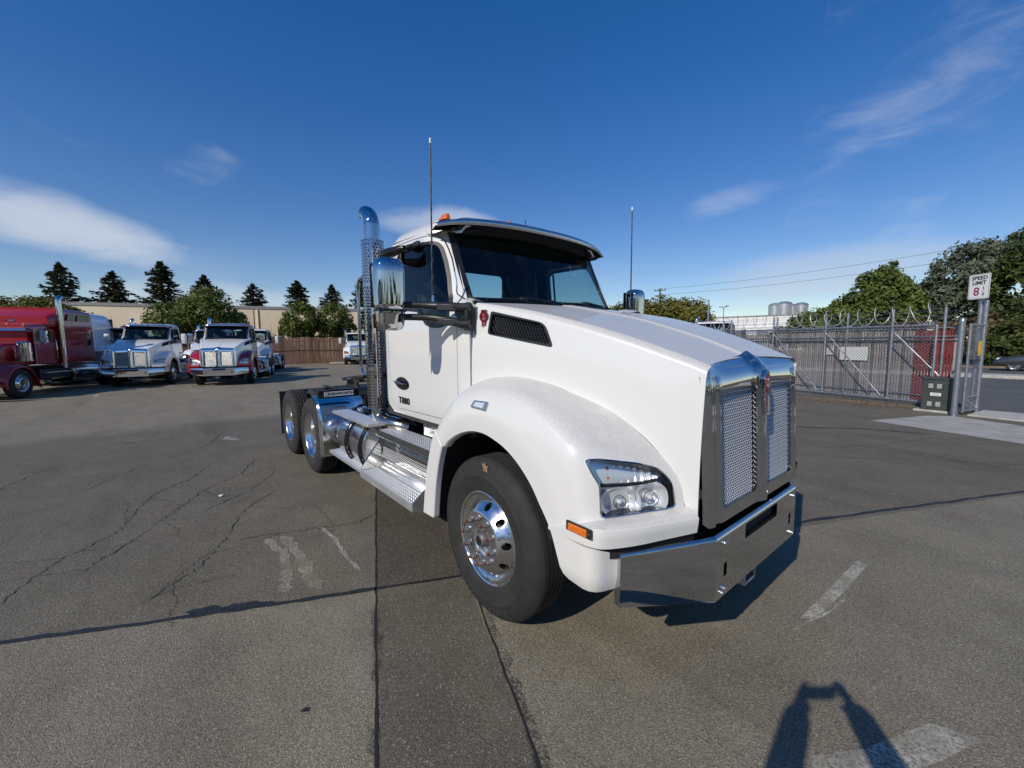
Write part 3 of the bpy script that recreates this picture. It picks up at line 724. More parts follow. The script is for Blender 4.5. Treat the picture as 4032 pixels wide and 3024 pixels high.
def make_front(root):
    top = [(y, gr_top(y)) for y in [-.60+1.2*k/40 for k in range(41)]]
    outer = [(-GW+.02, .855), (-GW, .875), (-GW, 1.60), (-GW+.015, 1.635)]+top+[(GW-.015, 1.635), (GW, 1.60), (GW, .875), (GW-.02, .855)]
    op = lambda s: rpoly([(s*.078, .925), (s*.078, 1.53), (s*.505, 1.515), (s*.500, .925)], .025)
    gs = sheet('grille_surround', 'chrome', root, outer, [op(-1), op(1)], grille_f, .022, .04, (1, 0, 0))
    for s in (-1, 1):
        mb = MB(); nz, ny = 42, 15
        for j in range(nz):
            z = .925+.605*(j+.5)/nz; x = gr_xb(z)-.022; big = j % 2 == 0
            for i in range(-1, ny+1):
                y = s*.29-.212+.424*(i+(.25 if big else .75))/ny
                if not inside((y, z), op(s)): continue
                a_, b_, t_ = (.0115, .0062, .0028) if big else (.0070, .0045, .0016)
                mb.add([(x+.004, y-a_, z-b_-t_), (x+.006, y+a_*.1, z-t_*.9), (x+.001, y+a_, z+b_-t_*.2), (x-.002, y+a_*1.05, z+b_+t_), (x+.003, y-a_*.1, z+t_*1.3), (x-.001, y-a_*1.05, z-b_+t_*.4)], [(0, 1, 4, 5), (1, 2, 3, 4)])
        for i in range(ny*2+1):
            y = s*.29-.212+.424*i/(ny*2); mb.add([(gr_xb(.925)-.029, y-.0022, .925), (gr_xb(.925)-.029, y+.0022, .925), (gr_xb(1.53)-.029, y+.0022, 1.528), (gr_xb(1.53)-.029, y-.0022, 1.528)], [(0, 1, 2, 3)])
        mb.obj('grille_mesh', 'grille_wire', gs, smooth=None)
        MB().add([(gr_xb(.9)-.042, s*.07, .90), (gr_xb(.9)-.042, s*.51, .90), (gr_xb(1.55)-.042, s*.51, 1.55), (gr_xb(1.55)-.042, s*.07, 1.55)], [(0, 1, 2, 3)]).obj('grille_backing', 'black_matte', gs)
    # badge on the centre bar
    xb = 1.205
    def mp(u, v, w): return (gr_xb(v)+.022+w, u, v)
    q = rpoly([(-.030, 1.350), (.030, 1.350), (.033, 1.45), (.040, 1.50), (.040, 1.57), (.020, 1.612), (-.020, 1.612), (-.040, 1.57), (-.040, 1.50), (-.033, 1.45)], .012, 3)
    bd = MB().prism(q, mp, -.01, .016).obj('badge', 'chrome', gs, bevel=.006, smooth=30)
    el = [(.033*math.cos(2*math.pi*k/24), 1.533+.052*math.sin(2*math.pi*k/24)) for k in range(24)]
    MB().prism(el, mp, .014, .0195).obj('badge_face', 'emblem_red', bd)
    MB().prism([(-.020, 1.365), (.020, 1.365), (.023, 1.47), (-.023, 1.47)], mp, .014, .0185).obj('badge_face', 'emblem_red', bd)
    for ch, z in (('K', 1.551), ('W', 1.515)): text('badge_letter', ch, .034, 'lettering_silver', bd, (gr_xb(z)+.0425, 0, z), (0, 1, 0), (0, 0, 1), .0008)
    lb = MB()
    for u in (-.010, 0, .010): lb.prism([(u-.0018, 1.372), (u+.0018, 1.372), (u+.0018, 1.462), (u-.0018, 1.462)], mp, .018, .0195)
    lb.obj('badge_line', 'lettering_silver', bd, smooth=None)
    # ------------------------------------------------ bumper
    X = 1.2174; Y = .58
    sq = lambda s: rpoly([(s*.476-.018, .565), (s*.476+.018, .565), (s*.476+.018, .637), (s*.476-.018, .637)], .006, 2)
    slot = rpoly([(-.238, .688), (.238, .688), (.238, .772), (-.238, .772)], .016)
    bp = sheet('bumper', 'chrome', root, [(-Y, .4595), (Y, .4595), (Y, .778), (-Y, .778)], [slot, sq(-1), sq(1)], lambda y, z: (X, y, z), .06, .008, (1, 0, 0))
    path = [(1.0, -1.075), (X, -Y)]
    def sect(p, i, zb):   # rolled top edge
        nx, ny = (.915, -.402) if i == 0 else (1, -.20)
        pr = [(0, zb), (0, .778), (-.004, .790), (-.013, .799), (-.026, .803), (-.040, .801), (-.085, .797)]
        return [(p[0]+nx*d, p[1]+ny*d, z) for d, z in pr]
    zb = [.535, .4595]
    for s in (-1, 1):
        mb = MB().grid([sect(p, i, z) for i, (p, z) in enumerate(zip(path, zb))], flip=True)
        a = sect(path[0], 0, zb[0]); mb.add([a[0], a[1], a[2], a[3], (a[3][0]-.04, a[3][1]+.012, a[3][2]), (a[0][0]-.04, a[0][1]+.012, a[0][2])], [(0, 1, 2, 3, 4, 5)])
        if s > 0: mb.mirror()
        mb.obj('bumper_wing', 'chrome', bp, smooth=40)
    rows = [[(X+d, y, z) for d, z in ((0, .778), (-.004, .790), (-.013, .799), (-.026, .803), (-.040, .801), (-.085, .797))] for y in (-Y, Y)]
    MB().grid(rows, flip=True).obj('bumper_roll', 'chrome', bp, smooth=60)
    for s in (-1, 1):
        for y, z in ((.504, .752), (.520, .492), (.492, .505)):
            MB().cyl((X-.005, s*y, z), (X+.004, s*y, z), .0125, n=14).cyl((X+.004, s*y, z), (X+.013, s*y, z), .0085, .0075, 6).obj('bumper_bolt', 'rim_polish', bp)
    MB().bx(1.02, X-.03, -.54, .54, .47, .77).obj('bumper_support', 'black_matte', bp)
    MB().bx(.75, 1.02, -.95, .95, .60, .84).obj('front_crossmember', 'black_matte', root)
    # tow eye under the bumper
    t = MB()
    t.bx(1.09, 1.19, -.135, -.120, .355, .46).bx(1.09, 1.19, .002, .017, .355, .46).bx(1.09, 1.19, -.120, .002, .355, .372).bx(1.09, 1.19, -.12, .002, .44, .458)
    t.obj('tow_eye', 'galvanised', root, bevel=.005)
    # step bracket / axle under the nose
    MB().cyl((0, -.95, .47), (0, .95, .47), .06, n=14).box((0, 0, .42), (.14, 1.5, .10)).obj('front_axle', 'chassis_black', root)
    for s in (-1, 1): MB().bx(-.75, .75, s*.42-.04, s*.42+.04, .56, .62).obj('leaf_spring', 'chassis_black', root)
def cab_y(x, z):
    y = 1.035-max(0, z-1.90)*.11
    if z < 1.30: y -= (1.30-z)**2*.6
    e = (-1.68-x)/.13
    if e > 0: y -= .10*(1-math.sqrt(max(0, 1-min(e, 1)**2)))
    k = max(0, (z-2.10)/.55); w = min(1, max(0, (z-2.0)/.13)); w = w*w*(3-2*w)
    q = x+.78+.275*k
    if q > 0: y -= w*(min(q, .32)/.23)**1.6*.155
    if x > -.42: y -= (x+.42)*.10*(1-w)
    return y
DOOR = [(-.447, 1.20), (-.447, 2.0), (-.475, 2.049), (-.56, 2.10), (-.635, 2.145), (-.668, 2.243), (-.715, 2.336), (-.765, 2.437), (-.817, 2.521), (-.862, 2.587), (-.89, 2.615), (-.93, 2.634), (-.98, 2.641), (-1.09, 2.646), (-1.28, 2.658), (-1.53, 2.665), (-1.70, 2.668), (-1.715, 2.60), (-1.69, 2.25), (-1.65, 1.90), (-1.637, 1.60), (-1.635, 1.37), (-1.60, 1.27), (-1.525, 1.19)]
WIN = [(-.62, 1.922), (-.572, 1.965), (-.602, 2.03), (-.65, 2.09), (-.689, 2.172), (-.73, 2.276), (-.798, 2.414), (-.864, 2.525), (-.904, 2.563), (-.955, 2.576), (-1.075, 2.585), (-1.23, 2.587), (-1.47, 2.592), (-1.53, 2.56), (-1.53, 2.30), (-1.52, 2.10), (-1.48, 2.085), (-1.25, 2.075), (-1.078, 2.057), (-1.004, 2.021), (-.959, 1.982), (-.90, 1.94), (-.80, 1.918), (-.68, 1.914)]
def grow(poly, d):
    n = len(poly); out = []; A = sum(poly[i-1][0]*poly[i][1]-poly[i][0]*poly[i-1][1] for i in range(n)); s = 1 if A > 0 else -1
    for i in range(n):
        a, b, c = Vector(poly[i-1]), Vector(poly[i]), Vector(poly[(i+1) % n]); t1 = (b-a).normalized(); t2 = (c-b).normalized(); t = (t1+t2).normalized()
        k = 1/max(.5, t.dot(t1)); out.append((b.x+s*t.y*d*k, b.y-s*t.x*d*k))
    return out
def ws(y, k):
    """windshield: y across, k from the cowl (0) to the header (1)"""
    s = y/.86; xb, xt = -.415-.135*abs(s)**2.4, -.735-.11*abs(s)**2.4; w = y*(1.0-.015*k)
    return (xb+(xt-xb)*k-.012*math.sin(math.pi*k), w, 2.065+(2.665-2.065)*k)
def roof(x, y):
    zd = 2.655+.015*max(0, min(1, (-.75-x)/.9)); zc = sint(x, [(-1.86, 2.82), (-1.6, 2.838), (-1.3, 2.842), (-1.0, 2.828), (-.82, 2.795), (-.70, 2.73)])
    hw = .945-.11*max(0, (x+1.0)/.20); e = max(0, (abs(y)-hw+.24)/.24); f = max(0, (-1.60-x)/.255); q = e**2.3+f**2.3
    return (x, y, zd+(zc-.02*(y/.95)**2-zd)*max(0, 1-q)**(1/2.3))
def make_cab(root):
    W = 'white_paint_cab'
    cab = bpy.data.objects.new('cab', None); COL.objects.link(cab); cab.parent = root
    S = lambda d: (lambda x, z: (x, -(cab_y(x, z)+d), z))
    outer = [(-.30, 1.14), (-.30, 2.055), (-.42, 2.06), (-.52, 2.088), (-.56, 2.115), (-.625, 2.229), (-.69, 2.353), (-.767, 2.512), (-.845, 2.668), (-1.0, 2.674), (-1.45, 2.69), (-1.79, 2.69), (-1.80, 1.30), (-1.69, 1.20), (-1.60, 1.14)]
    door = rpoly(DOOR, .025, 3); gap = grow(door, .007)
    for mir in (False, True):
        s = 1 if mir else -1; M = lambda mb: mb.mirror() if mir else mb
        cs = sheet('cab_side', W, cab, outer, [gap], S(0), .045, .018, (0, -1, 0), mirror=mir)
        sheet('door_gap', 'black_matte', cs, grow(door, .03), [grow(WIN, .05)], S(-.016), .08, 0, (0, -1, 0), mirror=mir)
        win = rpoly(WIN, .02, 3)
        dr = sheet('door', W, cab, door, [grow(win, .018)], S(0), .04, .014, (0, -1, 0), mirror=mir)
        sheet('window_seal', 'black_plastic', dr, grow(win, .021), [grow(win, -.004)], S(.002), .05, .016, (0, -1, 0), mirror=mir)
        sheet('window_glass', 'door_glass', dr, win, [], S(-.012), .08, 0, (0, -1, 0), mirror=mir)
        sheet('door_trim', 'interior_dark', dr, [(-.46, 1.22), (-.46, 1.90), (-1.62, 1.90), (-1.60, 1.25)], [], S(-.06), .2, 0, (0, 1, 0), mirror=mir)
        # quarter post bar in the window
        M(MB().tube([S(.0)(-1.47, 2.08), S(.0)(-1.47, 2.58)], .012, 6)).obj('window_post', 'black_plastic', dr)
        # black dip trim of the belt line
        # handle recess + handle
        hc = [(-1.53, 1.425), (-1.47, 1.468), (-1.40, 1.482), (-1.32, 1.476), (-1.255, 1.448), (-1.232, 1.415), (-1.255, 1.385), (-1.33, 1.366), (-1.41, 1.368), (-1.49, 1.388)]
        hd = sheet('handle_recess', 'black_gloss', dr, rpoly(hc, .03, 3), [], S(.004), .04, .012, (0, -1, 0), mirror=mir)
        M(MB().tube([S(.012)(-1.51, 1.432), S(.028)(-1.45, 1.43), S(.030)(-1.36, 1.424), S(.028)(-1.30, 1.418), S(.010)(-1.25, 1.414)], [.010, .014, .015, .014, .010], 8)).obj('door_handle', 'black_gloss', hd)
        M(MB().tube([S(.03)(-1.515, 1.441), S(.043)(-1.44, 1.441), S(.045)(-1.36, 1.436), S(.041)(-1.27, 1.427)], .0032, 6)).obj('handle_trim', 'chrome', hd)
        text('model_badge', 'T880', .078, 'black_gloss', dr, S(.003)(-1.345, 1.268) if not mir else (-1.345, -S(.003)(-1.345, 1.268)[1], 1.268), (1, 0, 0) if not mir else (-1, 0, 0), (0, 0, 1), .003, 1.35, .0018)
        # black edge band of the glass
        M(MB().grid([[Vector(ws(-.865, k/12))+Vector((.010, -.006, 0)) for k in range(13)], [Vector(ws(-.845, k/12))+Vector((.009, 0, 0)) for k in range(13)], [Vector(ws(-.81, k/12))+Vector((.004, 0, 0)) for k in range(13)]])).obj('glass_seal', 'black_plastic', cab, smooth=60)
        # cowl corner in body colour
        rows = [[(-.30, -1.020, 2.055), (-.35, -1.025, 2.062), (-.40, -1.024, 2.075)], [(-.30, -.98, 2.075), (-.36, -.97, 2.092), (-.43, -.94, 2.10)], [(-.31, -.93, 2.068), (-.38, -.90, 2.085), (-.50, -.875, 2.085)], [(-.34, -.80, 2.06), (-.42, -.80, 2.062), (-.54, -.83, 2.055)]]
        M(MB().grid([cr(r, 4) for r in rows])).obj('cowl_corner', W, cab, smooth=80)
        # rear corner post down the back of the cab, diamond-plate strip
        M(MB().grid([[(-1.755, -cab_y(-1.755, z)-.001, z) for z in (1.25, 1.6, 1.95, 2.3, 2.66)], [(-1.79, -cab_y(-1.79, z)+.02, z) for z in (1.25, 1.6, 1.95, 2.3, 2.64)], [(-1.80, -cab_y(-1.79, z)+.08, z) for z in (1.25, 1.6, 1.95, 2.3, 2.62)]], flip=True)).obj('rear_post', W, cab, smooth=70)
        g = MB(); grip(g, (-1.805, -.985, 1.15), (0, .04, 0), (0, 0, 1.45), 2, 60, .010, .006, .004); M(g).obj('rear_trim', 'aluminium', cab, smooth=None)
        # rocker below the door
        M(MB().grid([[(x, -cab_y(x, 1.145)-.002, 1.145) for x in (-1.60, -1.2, -.8, -.30)], [(x, -cab_y(x, 1.12)+.03, 1.115) for x in (-1.58, -1.2, -.8, -.30)]])).obj('rocker', W, cab)
        make_mirror(root, cab, mir)
    # floor, back wall, dash and seats
    rw = rpoly([(-.48, 2.25), (.44, 2.25), (.44, 2.545), (-.48, 2.545)], .05)
    bw = sheet('back_wall', W, cab, rpoly([(-.99, 1.12), (.99, 1.12), (.97, 1.95), (.88, 2.66), (-.88, 2.66), (-.97, 1.95)], .06), [rw], lambda y, z: (-1.80, y, z), .15, .03, (-1, 0, 0))
    sheet('back_lining', 'interior_dark', bw, [(-1.0, 1.12), (1.0, 1.12), (.98, 1.95), (.93, 2.62), (.80, 2.78), (-.80, 2.78), (-.93, 2.62), (-.98, 1.95)], [rw], lambda y, z: (-1.76, y, z), .15, .03, (1, 0, 0))
    sheet('rear_window', 'rear_glass', bw, grow(rw, .01), [], lambda y, z: (-1.785, y, z), .3, 0, (-1, 0, 0))
    MB().bx(-1.78, -.32, -1.0, 1.0, 1.10, 1.16).obj('cab_floor', 'interior_dark', cab)
    MB().bx(-.62, -.34, -.93, .93, 1.14, 1.98).prism([(-.90, 1.72), (-.52, 2.055), (-.40, 2.05), (-.40, 1.6), (-.80, 1.6)], lambda u, v, w: (u, w, v), -.90, .90).obj('dashboard', 'interior_dark', cab, bevel=.02)
    sheet('headliner', 'interior_dark', cab, [(-1.77, -.94), (-.80, -.94), (-.74, -.86), (-.74, .86), (-.80, .94), (-1.77, .94)], [], lambda x, y: (x, y, 2.69-.05*max(0, abs(y)-.75)/.2), .2, 0, (0, 0, -1))
    for y in (-.52, .52):
        st = MB().box((-1.25, y, 1.62), (.50, .50, .16)).box((-1.50, y, 2.0), (.14, .48, .72), Euler((0, R(-12), 0))).box((-1.60, y, 2.42), (.10, .28, .22), Euler((0, R(-10), 0)))
        se = st.obj('seat', 'interior_dark', cab, bevel=.05, seg=4)
        MB().bx(-1.42, -1.08, y-.18, y+.18, 1.15, 1.55).obj('seat_base', 'interior_dark', se)
    MB().lathe([(.20, -.012), (.215, 0), (.20, .012), (.19, 0), (.20, -.012)], (-.93, .52, 1.98), (-.45, 0, .9), 40).tube([(-.93, .34, 1.98), (-.93, .70, 1.98)], .012, 6).cyl((-.93, .52, 1.98), (-.72, .52, 1.82), .03, n=10).obj('steering_wheel', 'interior_dark', cab)
    sheet('windshield', 'windshield_glass', cab, [(-.86, 0), (.86, 0), (.86, 1), (-.86, 1)], [], ws, .06, 0, (1, 0, .4), scale=(1, .65))
    # black ceramic band along the lower and upper edge of the glass
    sheet('glass_band', 'black_gloss', cab, [(-.86, -.02), (.86, -.02), (.86, .11), (-.86, .11)], [], lambda y, k: tuple(Vector(ws(y, k))+Vector((-.006, 0, -.004))), .05, 0, (1, 0, .4), scale=(1, .65))
    sheet('glass_band', 'black_gloss', cab, [(-.86, .93), (.86, .93), (.86, 1.0), (-.86, 1.0)], [], lambda y, k: tuple(Vector(ws(y, k))+Vector((-.006, 0, -.004))), .05, 0, (1, 0, .4), scale=(1, .65))
    # wiper cowl
    rows = [[(hood_top(0, s)[0]-.0, hood_top(0, s)[1], hood_top(0, s)[2]-.02) for s in [-.9+1.8*k/24 for k in range(25)]], [tuple(Vector(ws(.855*(-.97+1.94*k/24), -.02))+Vector((.06, 0, -.01))) for k in range(25)], [tuple(Vector(ws(.86*(-.97+1.94*k/24), 0))+Vector((.004, 0, -.008))) for k in range(25)]]
    MB().grid(rows).obj('wiper_cowl', 'black_plastic', cab, smooth=60)
    for y0, y1 in ((-.10, -.72), (.62, .02)):
        P = lambda y, k, o=.03: Vector(ws(y, k))+Vector((.9, 0, .45))*o
        w = MB().tube([P(y0, .01, .04), P(y0-.12, .045, .05), P((y0+y1)/2, .075, .05)], .009, 6).tube([P(y1, .06, .022), P((y0+y1)/2, .068, .03), P(y0+.03, .075, .022)], .010, 5)
        w.box(P((y0+y1)/2, .07, .04), (.03, .07, .025)); w.obj('wiper', 'black_plastic', cab)
    # roof
    ol = [(-.80, -.835), (-1.0, -.945)]
    for k in range(25):
        t = R(90)*k/24; c, s_ = math.cos(t)**(2/2.3), math.sin(t)**(2/2.3); ol.append((-1.60-.25*s_, -.705-.236*c))
    left = [(x, -y) for x, y in ol][::-1]
    rf = sheet('roof', W, cab, [(-.72, -.80)]+ol+left+[(-.72, .80)], [], roof, .04, .02, (0, 0, 1))
    # visor
    def vz(s):
        a = abs(s); xf = -.575-.18*a**2.4; zt = 2.757-.016*a**2-.052*a**6; return xf, zt
    ny = 49; Ys = [-.993+1.986*k/(ny-1) for k in range(ny)]; rows = []
    for y in Ys:
        s = y/.993; xf, zt = vz(s); h = .052*(1-.45*abs(s)**4); xb = -.80-.03*abs(s); zb = min(2.80, max(zt+.006, roof(max(-1.5, xb), max(-.93, min(.93, y)))[2]+.012))
        rows.append([(xb, y, zb), (xf-.10, y, zt+.012+.5*max(0, zb-zt-.02)), (xf-.02, y, zt+.004), (xf, y, zt-.010), (xf+.004, y, zt-h*.6), (xf-.004, y, zt-h)])
    vs = MB().grid(rows, flip=True).obj('sun_visor', 'visor_steel', root, smooth=60)
    rows = []
    for y in Ys:
        s = y/.993; xf, zt = vz(s); h = .052*(1-.45*abs(s)**4); rows.append([(xf-.004, y, zt-h), (xf-.03, y, zt-h+.012), (xf-.12, y*.985, zt-h+.005-.01*abs(s)), (-.80+.02*(1-abs(s)), y*.95, 2.652)])
    MB().grid(rows, flip=False).obj('visor_underside', 'black_matte', vs, smooth=60)
    for y in (-.86, -.235, .02, .265, .86):
        zr = roof(-.86, y)[2] if abs(y) < .8 else 2.755
        mb = MB(); rows = []
        for i in range(9):
            q = i/8; x = -.94+.13*q; w = .034*math.sin(math.pi*min(1, .12+q*.78))**.6; h = .046*math.sin(math.pi*(.06+q*.62))
            rows.append([(x, y+w*math.cos(t), zr-.004+h*math.sin(t)) for t in [math.pi*k/10 for k in range(11)]])
        mb.grid(rows); mb.add(rows[-1], [tuple(range(11))]).add(rows[0], [tuple(range(11))[::-1]])
        m = mb.obj('clearance_lamp', 'amber_lens', cab, smooth=50)
    MB().tube([(-.90, .05, 2.80), (-.935, .05, 2.93)], .004, 5).obj('roof_aerial', 'black_plastic', cab)
def rbox_rows(c, w, d, zs, e=4.0, n=32):
    """rows of a rounded-box body: c(z)->(x,y), half sizes w(z), d(z)"""
    rows = []
    for z in zs:
        cx, cy = c(z); ww, dd = w(z), d(z); row = []
        for k in range(n):
            t = 2*math.pi*k/n; ct, st = math.cos(t), math.sin(t)
            row.append((cx+dd*math.copysign(abs(ct)**(2/e), ct), cy+ww*math.copysign(abs(st)**(2/e), st), z))
        rows.append(row+row[:1])
    return rows
def make_mirror(root, cab, mir):
    M = lambda mb: mb.mirror() if mir else mb
    mr = bpy.data.objects.new('mirror', None); COL.objects.link(mr); mr.parent = root
    def shell(z0, z1, w0, w1, d0, d1, re, rb, nm, m):
        zs = []; n = 14
        for k in range(n+1):
            zs.append(z0+(z1-z0)*(.5-.5*math.cos(math.pi*k/n)))
        def sc(z):
            a = min(1, max(0, (z1-z)/re)); b = min(1, max(0, (z-z0)/rb)); return math.sqrt(max(0, 1-(1-a)**2))*math.sqrt(max(0, 1-(1-b)**2))
        lr = lambda z: (z-z0)/(z1-z0)
        rows = rbox_rows(lambda z: (-.655, -1.437), lambda z: (w0+(w1-w0)*lr(z))*(.55+.45*sc(z)), lambda z: (d0+(d1-d0)*lr(z))*(.45+.55*sc(z)), zs, 3.4)
        mb = MB().grid(rows, flip=False); mb.add(rows[0][:-1], [tuple(range(32))[::-1]]).add(rows[-1][:-1], [tuple(range(32))])
        return M(mb).obj(nm, m, mr, smooth=50)
    shell(2.003, 2.352, .098, .104, .078, .088, .075, .012, 'mirror_shell', 'chrome')
    shell(1.866, 2.0, .088, .098, .066, .078, .008, .05, 'mirror_shell', 'chrome')
    M(MB().box((-.742, -1.437, 2.175), (.008, .19, .30)).box((-.728, -1.437, 1.935), (.008, .18, .10))).obj('mirror_glass', 'black_gloss', mr, bevel=.003)
    M(MB().bx(-.70, -.60, -1.535, -1.34, 1.995, 2.01)).obj('mirror_seam', 'black_plastic', mr)
    # two black arms from the door pillar and their foot
    for z0, z1 in ((2.046, 2.018), (1.962, 1.905)):
        pts = cr([(-.655, -1.345, z0), (-.60, -1.265, z0), (-.53, -1.18, z0-.006), (-.42, -1.105, (z0+z1)/2), (-.31, -1.07, z1), (-.25, -1.045, z1)], 4)
        a = M(MB().tube(pts, [.022+.010*k/(len(pts)-1) for k in range(len(pts))], 12)).obj('mirror_arm', 'black_plastic', mr, smooth=50)
        M(MB().lathe([(.0, -.028), (.018, -.022), (.026, 0), (.018, .022), (.0, .028)], (-.665, -1.345, z0), (0, 0, 1), 16)).obj('arm_joint', 'chrome', mr)
        M(MB().box((-.40, -1.128, (z0+z1)/2-.012), (.16, .03, .05), Euler((0, R(4), R(40.5))))).obj('arm_cover', 'black_plastic', a, bevel=.008)
    M(MB().prism(rpoly([(-.445, 1.975), (-.44, 2.045), (-.252, 2.025), (-.258, 1.858), (-.288, 1.866), (-.315, 1.90)], .012), lambda u, v, w: (u, w, v), -1.052, -1.01)).obj('mirror_foot', 'black_plastic', mr, bevel=.006)
    M(MB().bx(-.288, -.252, -1.075, -1.02, 1.862, 2.03)).obj('foot_edge', 'black_plastic', mr, bevel=.006)
    # whip aerial standing on the upper arm
    A0 = Vector((-.535, -1.245, 2.05)); k = (0.0, 0.0)
    an = M(MB().tube([(-.53, -1.172, 2.105), (-.528, -1.170, 2.4), (-.526, -1.166, 2.8), (-.524, -1.162, 3.13)], [.0075, .0068, .006, .0055], 6)).obj('aerial', 'black_plastic', mr)
    M(MB().cyl((-.53, -1.172, 2.045), (-.53, -1.172, 2.068), .014, n=10)).obj('aerial_mount', 'black_plastic', an)
    M(MB().cyl((-.53, -1.172, 2.068), (-.53, -1.172, 2.112), .010, .008, 10)).obj('aerial_spring', 'chrome', an)
    M(MB().cyl((-.5242, -1.162, 3.125), (-.524, -1.162, 3.158), .0075, n=8)).obj('aerial_tip', 'white_plastic', an)
    sp = MB()
    for i in range(64):
        t = i*.9; z = 2.13+.99*i/64; sp.box((-.53+.006*(z-2.1)+.0055*math.cos(t), -1.172+.009*(z-2.1)+.0055*math.sin(t), z), (.004, .004, .006))
    M(sp).obj('aerial_winding', 'lettering_silver', an)
    if not mir:
        # look-down mirror over the kerb-side window
        rows = []
        for i in range(13):
            q = i/12; x = -1.64+.42*q; w = .02+.075*math.sin(math.pi*min(1, q*.9+.08))**.7; h = .02+.052*math.sin(math.pi*min(1, q*.8+.12))**.8
            rows.append([(x, -1.03-w*.55+w*.55*math.cos(t)-.03*math.sin(math.pi*q), 2.575+h*.62*math.sin(t)-.025*math.sin(math.pi*q)) for t in [2*math.pi*k/16 for k in range(17)]])
        mb = MB().grid(rows); mb.add(rows[0][:-1], [tuple(range(16))[::-1]]).add(rows[-1][:-1], [tuple(range(16))])
        lm = mb.obj('look_down_mirror', 'black_gloss', mr, smooth=60)
        MB().box((-1.17, -.972, 2.598), (.14, .03, .045), Euler((0, R(-3), 0))).box((-1.24, -.99, 2.592), (.10, .06, .03)).obj('look_down_bracket', 'black_plastic', lm, bevel=.006)
def make_rear(root):
    AL = 'aluminium'
    # ---------------------------------------------------- chassis
    for s in (-1, 1):
        MB().prism([(s*.40, .74), (s*.48, .74), (s*.48, .755), (s*.415, .755), (s*.415, 1.005), (s*.48, 1.005), (s*.48, 1.02), (s*.40, 1.02)], lambda u, v, w: (w, u, v), -6.08, .95).obj('frame_rail', 'chassis_black', root, smooth=None)
    for x in (-6.05, -5.0, -4.4, -3.2, -2.4, -1.2): MB().bx(x-.05, x+.05, -.41, .41, .78, .99).obj('crossmember', 'chassis_black', root)
    for x in (-4.059, -5.385):
        MB().cyl((x, -.95, .518), (x, .95, .518), .085, n=16).lathe([(.0, -.22), (.14, -.18), (.20, 0), (.14, .18), (.0, .22)], (x, 0, .52), (1, 0, 0), 20).obj('drive_axle', 'chassis_black', root)
        for s in (-1, 1):
            MB().cyl((x-.28, s*.60, .55), (x-.28, s*.60, .78), .12, .10, 16).obj('air_spring', 'rubber', root)
            MB().box((x-.05, s*.60, .46), (.75, .09, .10)).obj('trailing_arm', 'chassis_black', root, bevel=.01)
    MB().cyl((-1.6, 0, .62), (-3.75, 0, .60), .055, n=12).obj('drive_shaft', 'chassis_black', root)
    MB().bx(-1.3, .55, -.36, .36, .55, 1.1).obj('engine_block', 'chassis_black', root, bevel=.05)
    # deck behind the cab: slatted plate and hoses
    for k in range(9): MB().bx(-3.05+.115*k, -2.965+.115*k, -.55, .55, 1.035, 1.06).obj('deck_slat', 'chassis_black', root, bevel=.006)
    for k in range(3):
        y = -.35+.18*k; MB().tube(cr([(-1.83, y, 1.75-.1*k), (-2.2, y-.05, 1.55), (-2.7, y, 1.20), (-3.0, y+.1, 1.10), (-3.3, y+.1, 1.12)], 6), .016, 8).obj('air_hose', 'black_gloss', root)
    MB().bx(-2.30, -1.90, -.62, .60, 1.04, 1.28).bx(-2.15, -1.88, -.4, .4, 1.28, 1.5).obj('battery_box', 'chassis_black', root, bevel=.02)
    for k in range(5): MB().tube(cr([(-1.86, -.80+.03*k, 1.22-.02*k), (-1.95, -.74, 1.10-.015*k), (-2.1, -.72, 1.06-.012*k), (-2.4, -.66, 1.03)], 5), .014, 6).obj('cable', 'black_gloss', root)
    # fifth wheel
    pl = [(-.52, -.30), (-.48, -.42), (.36, -.47), (.46, -.40), (.46, .40), (.36, .47), (-.48, .42), (-.52, .30), (-.15, .05), (.02, .045), (.06, 0), (.02, -.045), (-.15, -.05)]
    fwl = MB().prism(pl, lambda u, v, w: (-4.62+u, v, 1.245+w+u*.10), -.03, .02).obj('fifth_wheel', 'chassis_black', root, bevel=.008, smooth=30)
    MB().lathe([(.46, -.06), (.48, 0), (.46, .02)], (-4.62, 0, 1.22), (-.1, 0, 1), 30).obj('fifth_wheel_rim', 'steel_exhaust', fwl)
    for s in (-1, 1):
        MB().prism([(-4.95, 1.03), (-4.29, 1.03), (-4.45, 1.20), (-4.79, 1.20)], lambda u, v, w: (u, w, v), s*.40-.03, s*.40+.03).obj('fifth_wheel_bracket', 'chassis_black', fwl, bevel=.008)
    MB().bx(-5.3, -3.9, -.48, .48, 1.02, 1.045).obj('slider_plate', 'chassis_black', fwl)
    for x in (-3.75, -3.95, -4.15): MB().bx(x-.05, x+.05, -.70, .70, 1.05, 1.075).obj('deck_slat', 'chassis_black', root, bevel=.006)
    # rear cross-bar, lamps and mud flaps
    MB().bx(-6.08, -5.98, -1.05, 1.05, .86, .98).obj('rear_bar', 'chassis_black', root, bevel=.01)
    for s in (-1, 1):
        mf = MB().bx(-6.03, -6.018, s*.90-.305, s*.90+.305, .22, .95).obj('mud_flap', 'black_matte', root)
        g = MB()
        for k in range(15):
            for j in range(5):
                z = .36+.038*k; y = s*.90-.24+.12*j; g.add([(-6.016, y-.045, z), (-6.010, y, z+.03*(1 if j % 2 else -1)), (-6.016, y+.045, z+.012)], [(0, 1, 2)])
        g.obj('flap_ribs', 'black_gloss', mf, smooth=None)
        MB().bx(-6.05, -6.01, s*.90-.31, s*.90+.31, .935, .965).obj('flap_hanger', 'chassis_black', mf)
        MB().bx(-6.10, -6.08, s*.62-.2, s*.62+.2, .88, .96).obj('tail_lamp', 'emblem_red', root, bevel=.01)
